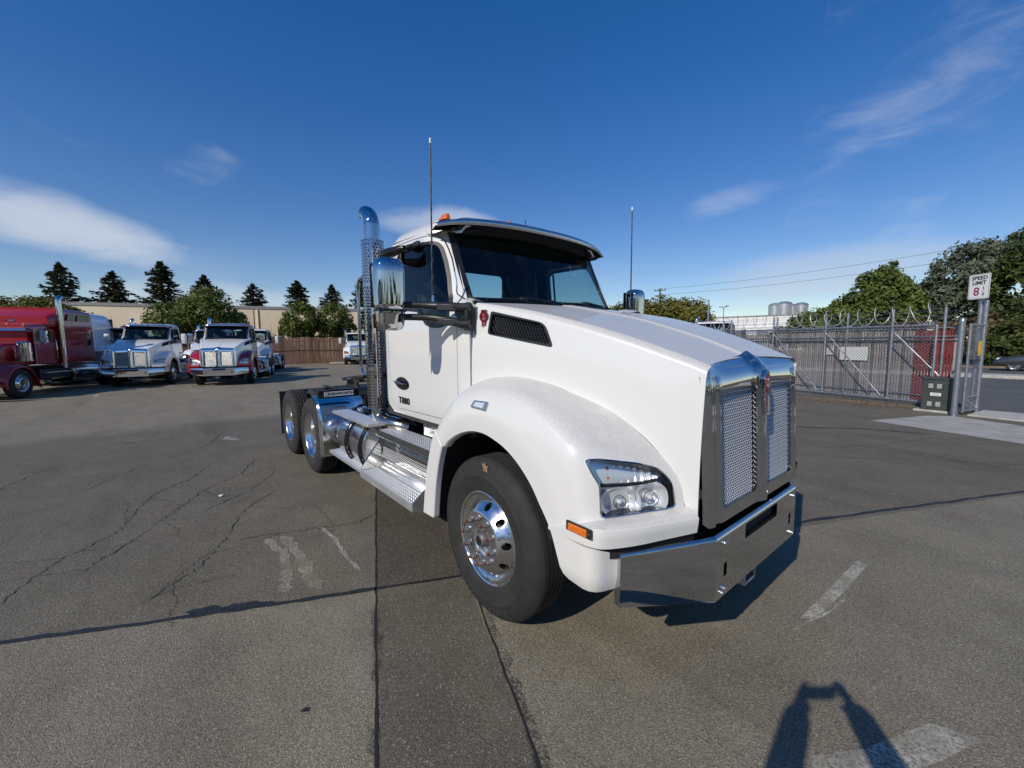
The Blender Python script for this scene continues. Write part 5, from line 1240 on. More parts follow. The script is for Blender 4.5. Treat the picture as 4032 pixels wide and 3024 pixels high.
def tree(name, label, cat, base, lobes, n, size, leaf, seed, group=None, trunk=None, bark='bark', tr=.12):
    rng = random.Random(seed); r = thing(name, label, cat, base, 0, group); b = Vector(base)
    me = leaves_mesh('crown', crown_points(lobes, n, rng), size, rng, .25); link('crown', me, leaf, r)
    mb = MB(); top = max(c[2]+rr_[2]*.2 for c, rr_ in lobes); cen = Vector((sum(c[0] for c, _ in lobes)/len(lobes), sum(c[1] for c, _ in lobes)/len(lobes), 0))
    h0 = trunk or top*.35; mb.tube([(0, 0, -.05), (cen.x*.2, cen.y*.2, h0*.6), (cen.x*.4, cen.y*.4, h0)], [tr*1.25, tr, tr*.8], 9)
    for c, rr_ in lobes:
        c = Vector(c); s = Vector((cen.x*.4, cen.y*.4, h0)); m_ = s.lerp(c, .5)+Vector((rng.uniform(-.3, .3), rng.uniform(-.3, .3), .2)); mb.tube([s, m_, c], [tr*.6, tr*.4, tr*.12], 6)
        for _ in range(5):
            e = c+Vector((rng.uniform(-1, 1)*rr_[0], rng.uniform(-1, 1)*rr_[1], rng.uniform(-.3, .9)*rr_[2]))*.7; mb.tube([m_, m_.lerp(e, .5)+Vector((0, 0, .15)), e], [tr*.32, tr*.2, tr*.05], 5)
    mb.obj('trunk', bark, r, smooth=60); return r
def conifer_mesh(seed, H, W_):
    rng = random.Random(seed); pts = []; mb = MB(); mb.tube([(0, 0, -.1), (.05, 0, H*.5), (0, .04, H)], [.28, .17, .03], 8)
    lv = int(H*2.2)
    for i in range(lv):
        f = i/(lv-1); z = H*(.16+.82*f); rad = W_*(1-f)**.72*rng.uniform(.72, 1.12)+.12; nb = rng.randint(5, 8); a0 = rng.uniform(0, 6.28)
        for k in range(nb):
            if rng.random() < .12: continue
            a = a0+6.283*k/nb+rng.uniform(-.3, .3); L_ = rad*rng.uniform(.55, 1.1); d = Vector((math.cos(a), math.sin(a), 0)); sag = rng.uniform(.02, .22)
            tip = Vector((0, 0, z))+d*L_+Vector((0, 0, -sag*L_+.12*L_)); mb.tube([(0, 0, z), Vector((0, 0, z))+d*L_*.5+Vector((0, 0, .03*L_)), tip], [.05, .03, .01], 4, caps=False)
            side = Vector((-d.y, d.x, 0)); t = rng.random()
            for _ in range(int(16+22*L_/W_*1.6)):
                q = rng.uniform(.22, 1.04); sp = (1-q)*.42+.10; p = Vector((0, 0, z))+(tip-Vector((0, 0, z)))*q+side*rng.gauss(0, sp*L_*.42)+Vector((0, 0, rng.gauss(.02, .10)))
                pts.append((p, Vector((0, 0, 1)), min(1, max(0, .5*t+.5*rng.random()))))
    return leaves_mesh('crown', pts, .24, rng, .7), mb.mesh('trunk', 60)
# tall dark conifers beyond the warehouse
con = [conifer_mesh(s, 10.5, 3.3) for s in (3, 11, 23)]
CON = [(-72.3, -12.4, 12.1, 'first tall dark conifer from the left behind the beige warehouse'), (-72.7, -7.85, 11.6, 'second tall dark conifer from the left, low and broad, behind the warehouse'), (-72.9, -2.94, 13.5, 'third and tallest dark conifer from the left behind the warehouse'),
       (-72.8, 1.78, 12.1, 'dark conifer rising right behind the large round tree'), (-72.2, 7.6, 11.25, 'lone dark conifer standing in the gap between the two round trees'), (-71.2, 13.5, 12.1, 'dark conifer behind the left lump of the twin crowned tree'),
       (-69.9, 18.4, 11.7, 'dark conifer behind the right lump of the twin crowned tree'), (-68.3, 23.2, 13.6, 'dark conifer partly hidden by the chrome exhaust stack')]
for i, (x, y, h, lab) in enumerate(CON):
    cm, tm = con[i % 3]; r = thing('conifer_tree', lab, 'tree', (x, y, 0), i*1.3, 'conifers behind the warehouse')
    for nm, me, mm in (('crown', cm, 'needle'), ('trunk', tm, 'bark')):
        o = link(nm, me, None if me.materials else mm, r)
    r.scale = (1.5+.1*(i % 3),)*2+(h/10.75,)
# clipped round trees in front of the warehouse
tree('round_tree', 'wide low olive tree above the red truck at the far left', 'tree', (-43.2, -10.4, 0), [((0, -1.9, 3.7), (1.8, 2.4, 1.25)), ((0, .9, 3.9), (1.9, 2.3, 1.35)), ((0, 2.4, 3.2), (1.4, 1.4, .9)), ((0, -.4, 4.3), (1.6, 1.9, 1.1))], 14000, .15, 'leaf_yellow', 31, 'round trees before the warehouse', 2.2)
tree('round_tree', 'big dark green round tree in front of the warehouse behind the white trucks', 'tree', (-43.0, -.6, 0), [((0, -1.9, 3.9), (2.0, 1.7, 1.6)), ((0, .6, 4.6), (2.3, 2.3, 2.1)), ((.2, 1.9, 3.6), (1.9, 1.7, 1.6)), ((0, -.4, 3.3), (2.0, 2.0, 1.2))], 19000, .15, 'leaf_round', 32, 'round trees before the warehouse', 2.2)
tree('round_tree', 'round green tree with twin crowns above the brown wooden fence', 'tree', (-41.6, 8.6, 0), [((0, -1.45, 4.1), (1.6, 1.55, 1.75)), ((.2, 1.5, 4.2), (1.6, 1.7, 1.7)), ((.2, 2.5, 3.2), (1.3, 1.2, 1.2)), ((0, -2.3, 3.4), (1.2, 1.0, 1.1)), ((0, 0, 3.2), (1.3, 1.4, .8))], 15000, .14, 'leaf_round', 33, 'round trees before the warehouse', 1.9, 'bark_pale')
# clipped hedge-like trees right of the cab
tree('hedge_tree', 'rounded golden green tree just left of the street lamp behind the hood', 'tree', (-16.8, 32.9, 0), [((0, 0, 3.6), (2.3, 2.0, 1.9)), ((-1.8, -1.0, 3.9), (2.1, 1.8, 1.9)), ((1.3, .6, 2.6), (1.5, 1.5, 1.6)), ((.3, .2, 4.3), (1.5, 1.5, 1.2))], 16000, .15, 'leaf_yellow', 41, 'trees behind the hood', 2.0)
tree('hedge_tree', 'low olive green tree between the windshield and the far mirror', 'tree', (-21.3, 29.9, 0), [((0, 0, 3.6), (2.3, 1.8, 1.7)), ((-1.8, -1.0, 3.4), (1.6, 1.6, 1.5)), ((1.9, 1.1, 3.9), (1.7, 1.5, 1.6))], 12000, .15, 'leaf_yellow', 42, 'trees behind the hood', 2.0)
# tall tangled trees across the street on the right
SPEC = [('street_tree', 'bushy bright green tree beyond the gate, left of the tall trees', (-4.4, 38.0), [((0, 0, 4.6), (1.9, 1.6, 2.3)), ((-1.5, -.4, 3.6), (1.6, 1.4, 1.6)), ((1.3, .3, 3.6), (1.4, 1.4, 1.8)), ((.2, 0, 6.0), (1.0, 1.0, 1.2))], 15000, 'leaf_bright', 51),
        ('street_tree', 'small green tree at the left end of the tree line beyond the gate', (-8.2, 37.5), [((0, 0, 2.6), (2.0, 1.6, 1.6)), ((1.6, .3, 3.2), (1.4, 1.2, 1.3)), ((-1.7, 0, 2.1), (1.5, 1.3, 1.2))], 11000, 'leaf_bright', 52),
        ('street_tree', 'tall grey green tree behind the speed limit sign', (-.3, 40.0), [((0, 0, 6.0), (2.1, 1.8, 2.2)), ((-1.3, 0, 4.6), (1.6, 1.5, 1.6)), ((1.6, .2, 6.6), (1.7, 1.5, 1.7)), ((.4, 0, 3.6), (2.2, 1.6, 1.4))], 17000, 'leaf_grey', 53),
        ('street_tree', 'tall dark green tree at the right edge above the speed limit sign', (3.0, 38.2), [((0, 0, 6.3), (2.2, 1.8, 2.1)), ((-1.4, .1, 4.4), (1.8, 1.6, 1.8)), ((1.7, 0, 5.0), (2.0, 1.7, 2.0)), ((.2, 0, 2.7), (2.3, 1.6, 1.5)), ((3.4, .5, 6.0), (2.2, 1.8, 2.2))], 20000, 'leaf_dark', 54),
        ('street_tree', 'dark shady tree at the right edge behind the parked grey car', (5.6, 37.4), [((0, 0, 3.0), (2.2, 1.7, 1.6)), ((-2.0, .4, 2.5), (1.6, 1.4, 1.3)), ((2.6, .5, 3.6), (2.0, 1.8, 2.0))], 13000, 'leaf_dark', 55)]
for nm, lab, (x, y), lobes, n, lf, sd_ in SPEC: tree(nm, lab, 'tree', (x, y, .1), lobes, n, .16, lf, sd_, 'trees across the street', None, 'bark_pale', .10)
for i, (x, y, lb) in enumerate(((-3.0, 36.6, 'dry brown ivy bush left of the sign below the tall trees'), (.6, 36.9, 'dry brown brush tangle right behind the speed limit sign'), (-6.2, 36.4, 'low dark green bush seen over the left part of the gate'), (2.6, 36.2, 'dark green bush at the right edge beside the car'))):
    tree('bush', lb, 'bush', (x, y, .1), [((0, 0, 1.5), (1.9, 1.2, 1.4)), ((1.2, .2, 1.9+.9*(i % 2)), (1.3, 1.0, 1.1)), ((-1.3, 0, 1.1), (1.2, 1.0, .9))], 7000, .14, 'leaf_dead' if i < 2 else 'leaf_dark', 60+i, 'bushes across the street', .5, 'bark', .05)
# ================================================================== warehouse
mat('stucco', (.86, .70, .49), .9, var=(.5, .10, 6), bump=(60, .25)); mat('parapet', (.30, .28, .26), .7, var=(2, .1)); mat('dark_opening', (.03, .03, .03), .7)
mat('white_wall', (.72, .72, .70), .7, var=(.4, .06)); mat('roof_grey', (.25, .25, .26), .8)
wh = thing('warehouse', 'long low beige warehouse with grey roof edge behind the parked trucks', 'building', (-43.4, 13.6, 0), R(-15.8))
def P_(x, y, z): return (x+48.3, y+20, z)
X0 = -48.3
def wq(nm, x0, x1, y0, y1, z0, z1, m, par=wh, bev=0): return MB().bx(x0+48.3, x1+48.3, y0-14.6, y1-14.6, z0, z1).obj(nm, m, par, bevel=bev)
ys = [-64, -52, -40, -28, -19.5, -11.2, -3.1, 4.6, 14.6]
for a, b in zip(ys, ys[1:]): wq('wall_panel', -66, X0, a+.05, b-.05, 0, 5.35, 'stucco')
wq('wall_core', -66, X0-.06, -63.8, 14.4, 0, 5.3, 'parapet')
wq('parapet', -66.1, X0+.06, -64.1, 14.75, 5.35, 5.62, 'parapet')
for y in (-19.5, -11.2, -3.1, 4.6):
    wq('downpipe', X0+.01, X0+.09, y+.28, y+.36, 0, 5.3, 'stucco')
wq('cornice_line', X0, X0+.03, -64, 14.6, 2.58, 2.66, 'parapet')
do = wq('door_opening', X0-.02, X0+.02, 6.6, 8.6, 0, 3.5, 'dark_opening'); wq('door_panel', X0+.021, X0+.04, 7.2, 8.4, 0, 3.05, 'stucco', do)
do = wq('door_opening', X0-.02, X0+.02, -6.2, -4.4, 0, 3.3, 'dark_opening')
lm = wq('wall_lamp', X0, X0+.45, -5.0, -4.6, 3.6, 3.85, 'dull_metal')
# wooden fence: single boards on rails
def wood():
    m, nt, N, L, b = node_mat('fence_wood'); g = NB(nt); oi = N.new('ShaderNodeObjectInfo')
    c = g.mix(g.rng(oi.outputs['Random'], 0, 1, 0, 1), (.15, .070, .042), (.25, .155, .10)); c = g.mix(g.rng(g.noise(1, 5, .7, 0, (9, 9, .5)), .35, .65, .0, .7), c, (.085, .045, .032))
    pk = g.noise(.35, 3, .5, 0, None, 'Object'); L.new(c, b.inputs['Base Color']); b.inputs['Roughness'].default_value = .9; return m
wood()
wf = thing('wooden_fence', 'weathered brown wooden board fence in front of the warehouse', 'fence', (-40.3, 6.67, 0), math.atan2(4.524, 1.16))
bm_ = MB().bx(-.066, .066, -.011, .011, .04, 2.42).add([(-.066, -.011, 2.42), (.066, -.011, 2.42), (.0, -.011, 2.46), (-.066, .011, 2.42), (.066, .011, 2.42), (0, .011, 2.46)], [(0, 1, 2), (3, 5, 4), (0, 2, 5, 3), (1, 4, 5, 2)]).mesh('board', None); bm_.materials.append(MATS['fence_wood'])
for i in range(182):
    o = link('board', bm_, None, wf); o.location = (-17.2+.143*i, random.uniform(-.006, .006), random.uniform(-.03, .02)); o.rotation_euler = (0, R(random.uniform(-.5, .5)), 0)
for z in (.4, 1.15, 2.1): MB().bx(-17.3, 8.9, .02, .06, z-.05, z+.05).obj('rail', 'fence_wood', wf)
for k in range(11): MB().cyl((-17.2+2.6*k, .09, 0), (-17.2+2.6*k, .09, 2.3), .05, n=8).obj('post', 'fence_wood', wf)
MB().tube([(-17.3+.9*k, -.03, 1.22+.05*math.sin(k*.7)) for k in range(30)], .02, 5).obj('cable', 'black_plastic', wf)
kb = struct(MB().prism([(-41.0, -14), (-39.6, -14), (-34.5, 14), (-36, 14)], lambda u, v, w: (u-.0, v, w), -.05, .012).obj('dirt_strip', 'dirt'))
def kerb_block(p, a, lab):
    r = tag(MB().box((0, 0, .07), (1.9, .18, .14)).obj('wheel_stop', 'kerb_concrete', bevel=.03), lab, 'wheel stop', 'wheel stops before the wooden fence'); r.location = (*p, 0); r.rotation_euler = (0, 0, a)
kerb_block((-38.0, 9.6), 1.32, 'left one of the two pale concrete wheel stops before the wooden fence'); kerb_block((-37.5, 11.8), 1.32, 'right one of the two pale wheel stops, nearest the chrome exhaust stack')
# ================================================================== gate and fence on the right
ga = Vector((-1.839, 13.714)); gb = Vector((-.171, 13.218)); gd = (gb-ga).normalized(); gn = Vector((-gd.y, gd.x))
GZ = math.atan2(gd.y, gd.x)
def chain(mb, L_, z0, z1, pitch=.062, r=.0024, y=0.):
    h = z1-z0
    for sgn in (1, -1):
        k = -h
        while k < L_:
            a, b = (k, z0), (k+h, z1)
            if a[0] < 0: a = (0, z0-k)
            if b[0] > L_: b = (L_, z0+(L_-k))
            if b[0]-a[0] > .01:
                A, B = (a[0], y, a[1]), (b[0], y, b[1])
                if sgn < 0: A, B = (L_-a[0], y, a[1]), (L_-b[0], y, b[1])
                mb.cyl(A, B, r, n=3, caps=False)
            k += pitch*1.414
gate = thing('sliding_gate', 'galvanised chain link sliding gate with diagonal braces at the right', 'gate', (gb.x+gd.x*.95, gb.y+gd.y*.95, 0), GZ+math.pi)
GL = 7.9   # local x runs to the left along the gate
for z, rr_ in ((.09, .033), (2.15, .035)): MB().cyl((0, 0, z), (GL, 0, z), rr_, n=10).obj('gate_rail', 'galvanised', gate)
for k in range(5):
    x = .95+1.74*k; MB().cyl((x, 0, .09), (x, 0, 2.62), .030, n=10).obj('gate_upright', 'galvanised', gate)
    if k < 4: MB().cyl((x+.06, -.035, 2.08), (x+.06-1.30 if k == 0 else x+.06-1.64, -.035, .62 if k == 0 else .14), .022, n=8).obj('diagonal_brace', 'galvanised', gate)
MB().cyl((0, 0, .09), (0, 0, 2.15), .03, n=8).obj('gate_upright', 'galvanised', gate)
mb = MB(); chain(mb, GL, .10, 2.14, .062, .0040, .02); mb.obj('chain_link', 'galvanised', gate, smooth=None)
for z in (2.26, 2.40, 2.56): MB().tube([(0+.4*k, .0, z+random.uniform(-.012, .012)) for k in range(20)], .004, 4).obj('barbed_wire', 'galvanised', gate)
def coil(par, L_, z, r, y, turns):
    pts = []
    for k in range(turns*18+1):
        t = 2*math.pi*k/18; j = 1+.10*math.sin(k*.23)+.05*math.sin(k*.61); pts.append((L_*k/(turns*18)+.05*math.sin(k*.31), y+r*math.cos(t)*j, z+r*math.sin(t)*j))
    MB().tube(pts, .008, 4).obj('razor_coil', 'razor_wire', par)
coil(gate, GL, 2.44, .25, .12, 19)
# privacy-slat fence behind the gate
mat('slat_grey', (.27, .25, .245), .75, var=(6, .25)); mat('slat_pink', (.34, .30, .285), .75, var=(6, .2)); mat('slat_red', (.20, .025, .03), .7, var=(6, .2)); mat('slat_dark', (.15, .14, .14), .8, var=(6, .2))
sf = thing('slat_fence', 'chain link fence with grey privacy slats behind the sliding gate', 'fence', (gb.x+gd.x*1.25+gn.x*.55, gb.y+gd.y*1.25+gn.y*.55, 0), GZ+math.pi)
sm = {}
for nm in ('slat_grey', 'slat_pink', 'slat_red', 'slat_dark'): q = MB().bx(-.024, .024, -.004, .004, .08, 2.04).mesh('slat', None); q.materials.append(MATS[nm]); sm[nm] = q
for i in range(118):
    x = .05+.068*i; nm = 'slat_red' if .15 < x < 1.0 else random.choice(['slat_grey', 'slat_grey', 'slat_pink', 'slat_dark'])
    if 5.0 < x < 6.4: nm = 'slat_dark'
    o = link('slat', sm[nm], None, sf); o.location = (x, random.uniform(-.004, .004), random.uniform(-.03, .0)); o.rotation_euler = (0, 0, R(random.uniform(-6, 6)))
mb = MB(); chain(mb, 8.1, .05, 2.10, .07, .0022, -.02); mb.obj('chain_link', 'galvanised', sf, smooth=None)
for k in range(4): MB().cyl((.35+2.3*k, .04, 0), (.35+2.3*k, .04, 2.62), .032, n=10).obj('post', 'galvanised', sf)
for z in (2.08, 1.75, 1.85, .22): MB().cyl((0, .03, z), (8.1, .03, z), .02, n=8).obj('rail', 'galvanised', sf)
for z in (2.24, 2.38, 2.52): MB().tube([(0+.4*k, .06, z+random.uniform(-.012, .012)) for k in range(21)], .004, 4).obj('barbed_wire', 'galvanised', sf)
def board(name, label, x, z, w, h, m):
    o = MB().box((0, 0, 0), (w, .006, h)).obj(name, m, None, bevel=.002); o.location = Vector((sf.location.x, sf.location.y, 0))-Vector((gd.x, gd.y, 0))*x-Vector((gn.x, gn.y, 0))*.06+Vector((0, 0, z)); o.rotation_euler = (0, 0, GZ); return tag(o, label, 'sign')
board('blank_board', 'large blank white board fixed to the slat fence behind the gate', 2.42, 1.35, .76, .42, 'white_plastic')
nb_ = board('notice', 'small white notice with a red top band on the slat fence', 3.10, 1.44, .21, .28, 'white_plastic')
MB().box((0, -.005, .115), (.19, .004, .035)).obj('notice_band', mat('notice_red', (.55, .08, .04), .6), nb_)
for k in range(5): MB().box((0, -.005, .07-.04*k), (.13 if k % 2 else .16, .003, .012)).obj('notice_line', 'dull_metal', nb_)
# gate posts
def post(name, label, p, h, r, m='galvanised', group=None):
    t = thing(name, label, 'post', (*p, 0), 0, group); MB().cyl((0, 0, 0), (0, 0, h), r, n=18).obj('tube', m, t); MB().lathe([(0, .05), (r*.6, .04), (r*1.05, .0), (r*1.05, -.03)], (0, 0, h), (0, 0, 1), 16).obj('cap', m, t); return t
post('gate_post', 'thick galvanised gate post standing beside the green cabinet', (1.285, 11.25), 2.20, .052)
pf = thing('post_frame', 'narrow chain link frame between two posts at the gate opening', 'fence', (1.485, 11.9, 0), math.atan2(.55, .16))
MB().cyl((.36, 0, 0), (.36, 0, 2.68), .040, n=14).obj('frame_post', 'galvanised', pf); MB().cyl((-.30, 0, .06), (-.30, 0, 2.1), .026, n=10).obj('frame_post', 'galvanised', pf)
for z in (.10, .42, 2.1): MB().cyl((-.30, 0, z), (.36, 0, z), .024, n=10).obj('frame_rail', 'galvanised', pf)
MB().cyl((-.28, 0, .40), (.32, 0, .12), .02, n=8).obj('frame_brace', 'galvanised', pf); mb = MB(); chain(mb, .64, .12, 2.08, .062, .0040); mb.v = [(x-.29, y, z) for x, y, z in mb.v]; mb.obj('chain_link', 'galvanised', pf, smooth=None)
MB().box((.06, -.06, 1.55), (.07, .05, .34)).obj('latch_box', mat('safety_yellow', (.50, .30, .03), .5, var=(20, .3)), pf, bevel=.01)
MB().box((-.05, -.04, 1.28), (.40, .04, .04)).obj('latch_bar', 'black_plastic', pf)
# speed limit sign on its pole
sp = thing('speed_sign', 'white speed limit sign with a red eight on a grey pole', 'sign', (1.50, 12.30, 0), 0)
MB().cyl((0, 0, 0), (0, 0, 2.78), .045, n=14).obj('pole', 'galvanised', sp)
sx = Vector((.80, -.60, 0)).normalized(); so = Vector((-.06, -.12, 3.0)); snn = sx.cross(Vector((0, 0, 1)))
def smap(o): return lambda u, v, w: tuple(so+sx*u+Vector((0, 0, 1))*v+snn*(w+o))
pn = MB().prism(rpoly([(-.215, -.29), (.215, -.29), (.215, .29), (-.215, .29)], .03), smap(0), -.004, .004).obj('sign_panel', 'white_plastic', sp)
fr_o = rpoly([(-.203, -.278), (.203, -.278), (.203, .278), (-.203, .278)], .025); fr_i = [(u*.965, v*.975) for u, v in fr_o]; n_ = len(fr_o)
MB().add([smap(.0052)(u, v, 0) for u, v in fr_o]+[smap(.0052)(u, v, 0) for u, v in fr_i], [(i, (i+1) % n_, n_+(i+1) % n_, n_+i) for i in range(n_)]).obj('sign_border', 'black_matte', pn)
mat('sign_red', (.30, .015, .06), .5)
for body, sz, u, v, m_, sx_ in (('SPEED', .118, 0, .195, 'black_matte', 1.0), ('LIMIT', .118, 0, .082, 'black_matte', 1.0), ('8', .27, -.045, -.122, 'sign_red', .92), ('1', .085, .095, -.045, 'black_matte', 1), ('2', .085, .095, -.18, 'black_matte', 1)):
    text('sign_text', body, sz, m_, pn, so+sx*u+Vector((0, 0, v))+snn*.0055, sx, (0, 0, 1), .0006, sx_, .004)
MB().prism([(.068, -.115), (.122, -.115), (.122, -.108), (.068, -.108)], smap(.005), 0, .001).obj('sign_bar', 'black_matte', pn)
# electrical cabinet on its pad
mat('cabinet_green', (.042, .050, .045), .55, var=(6, .18))
cb = thing('electrical_cabinet', 'dark green electrical cabinet with louvres on a concrete pad', 'cabinet', (.96, 11.98, 0), R(-8))
MB().bx(-.36, .36, -.38, .36, 0, .05).obj('pad', 'kerb_concrete', cb, bevel=.01)
MB().bx(-.25, .25, -.26, .26, .05, .80).obj('body', 'cabinet_green', cb, bevel=.008); MB().bx(-.265, .265, -.28, .275, .80, .83).obj('lid', 'cabinet_green', cb, bevel=.008)
dr_ = MB().bx(-.235, .235, -.272, -.26, .07, .79).obj('door', 'cabinet_green', cb, bevel=.004)
for zz in (.20, .64):
    for xx in (-.09, .06):
        for k in range(5): MB().box((xx, -.274, zz+.022*(k-2)), (.085, .006, .010), Euler((R(25), 0, 0))).obj('louvre', 'white_plastic', dr_)
nl = MB().bx(-.09, .10, -.2755, -.272, .40, .475).obj('name_label', 'white_plastic', dr_); MB().bx(-.06, .07, -.277, -.2755, .445, .457).obj('label_line', 'dull_metal', nl); MB().bx(-.07, .08, -.277, -.2755, .418, .426).obj('label_line', 'dull_metal', nl)
MB().lathe([(.012, 0), (.010, .01), (0, .012)], (0, -.272, .76), (0, -1, 0), 10).obj('lock', 'chrome', dr_)
# ================================================================== other trucks in the yard
SKIP = {'grip', 'stud', 'badge_letter', 'badge_line', 'cable', 'air_hose', 'aerial_winding', 'step_bolt', 'fender_rivet', 'bumper_bolt', 'flap_ribs', 'name_plate_text', 'plate_emblem', 'plate_emblem_disc', 'plate_emblem_text', 'stuck_leaf', 'look_down_mirror', 'deck_slat', 'bulb', 'bulb_shield', 'signal_bulb', 'marker_screw', 'handle_trim', 'shield_hem', 'lug_nut', 'vent_mesh', 'rear_trim'}
WHITE_SWAP = {'mirror_shell': 'white_plastic'}
CLEAN = {'white_paint': 'white_clean', 'white_paint_cab': 'white_clean', 'chrome': 'chrome_far', 'shield_chrome': 'chrome_far', 'visor_steel': 'chrome_far'}
def yard_truck(label, x, y, deg, swap=None, skip=(), nm='semi_truck'):
    r = copy_tree(hero, None, SKIP | set(skip), {**CLEAN, **(swap or WHITE_SWAP)}); r.name = nm; r.location = (x, y, 0); r.rotation_euler = (0, 0, R(deg)); return tag(r, label, 'truck', 'trucks parked in the yard')
def fleet():
    yard_truck('white day cab truck with square chrome grille, next to the red sleeper truck', -23.4, -3.65, -17)
    yard_truck('white day cab truck with red fenders and tall twin exhaust stacks', -21.15, -.70, -17, {'fender': 'red_paint', 'headlight_apron': 'red_paint', 'splash_guard': 'red_paint', 'arch_lip': 'red_paint', 'roof': 'red_paint', 'bumper_end_cap': 'red_paint'})
    yard_truck('white day cab truck parked right of the red fendered one, its frame towards the fence', -28.6, 1.25, -17, {'mirror_shell': 'white_plastic', 'grille_mesh': 'dull_metal', 'sun_visor': 'white_clean'})
    yard_truck('white truck mostly hidden between the red fendered truck and the one left of it', -30.2, -.75, -17, {'grille_mesh': 'black_gloss', 'grille_surround': 'white_clean', 'mirror_shell': 'chrome'}, skip=('aerial',))
    yard_truck('white truck cab peeping out behind the left side of the square grilled white truck', -29.6, -5.0, -17, {'mirror_shell': 'chrome', 'sun_visor': 'black_plastic'})
    yard_truck('white truck hidden behind the chrome exhaust stack with an amber turn lamp', -35.2, 10.25, -19, {'mirror_shell': 'white_plastic', 'sun_visor': 'white_clean', 'reflector': 'lamp_amber'})
    yard_truck('white truck whose roof and dark windshield show above the hood before the gate', -7.95, 18.9, -72, {'mirror_shell': 'black_plastic', 'sun_visor': 'white_clean'})
    # white high-roof sleeper behind the red truck
    s = yard_truck('tall white sleeper truck with a rounded high roof behind the red truck', -27.2, -7.3, -17)
    rows = []
    for i in range(15):
        q = i/14; x = -1.05-2.9*q; h = 1.0+1.05*min(1, (q/.30))**.75 if q < .3 else 2.05; w = 1.02+.10*min(1, q*4)
        z1 = 2.30+h*.62; row = []
        for k in range(17):
            t = math.pi*k/16; row.append((x, w*math.copysign(abs(math.cos(t))**.45, math.cos(t)), 1.15+(z1-1.15)*abs(math.sin(t))**.35))
        rows.append(row)
    mb = MB().grid(rows); mb.add(rows[-1], [tuple(range(17))]).obj('sleeper_box', 'white_clean', s, smooth=60)
    for sy in (-1, 1): MB().bx(-3.98, -3.90, sy*1.02-.06, sy*1.02+.10, 1.3, 3.3).obj('side_extender', 'black_plastic', s, bevel=.02)
def loft_box(x0, x1, w0, w1, zb0, zt0, zb1, zt1, e=.35, n=24, m=9):
    rows = []
    for i in range(m):
        q = i/(m-1); x = x0+(x1-x0)*q; w = w0+(w1-w0)*q; zb = zb0+(zb1-zb0)*q; zt = zt0+(zt1-zt0)*q; row = []
        for k in range(n+1):
            t = 2*math.pi*k/n-math.pi/2; c, s = math.cos(t), math.sin(t); row.append((x, w*math.copysign(abs(c)**e, c), (zb+zt)/2+(zt-zb)/2*math.copysign(abs(s)**e, s)))
        rows.append(row)
    mb = MB().grid(rows); mb.add(rows[0][:-1], [tuple(range(n))]); mb.add(rows[-1][:-1], [tuple(range(n))[::-1]]); return mb
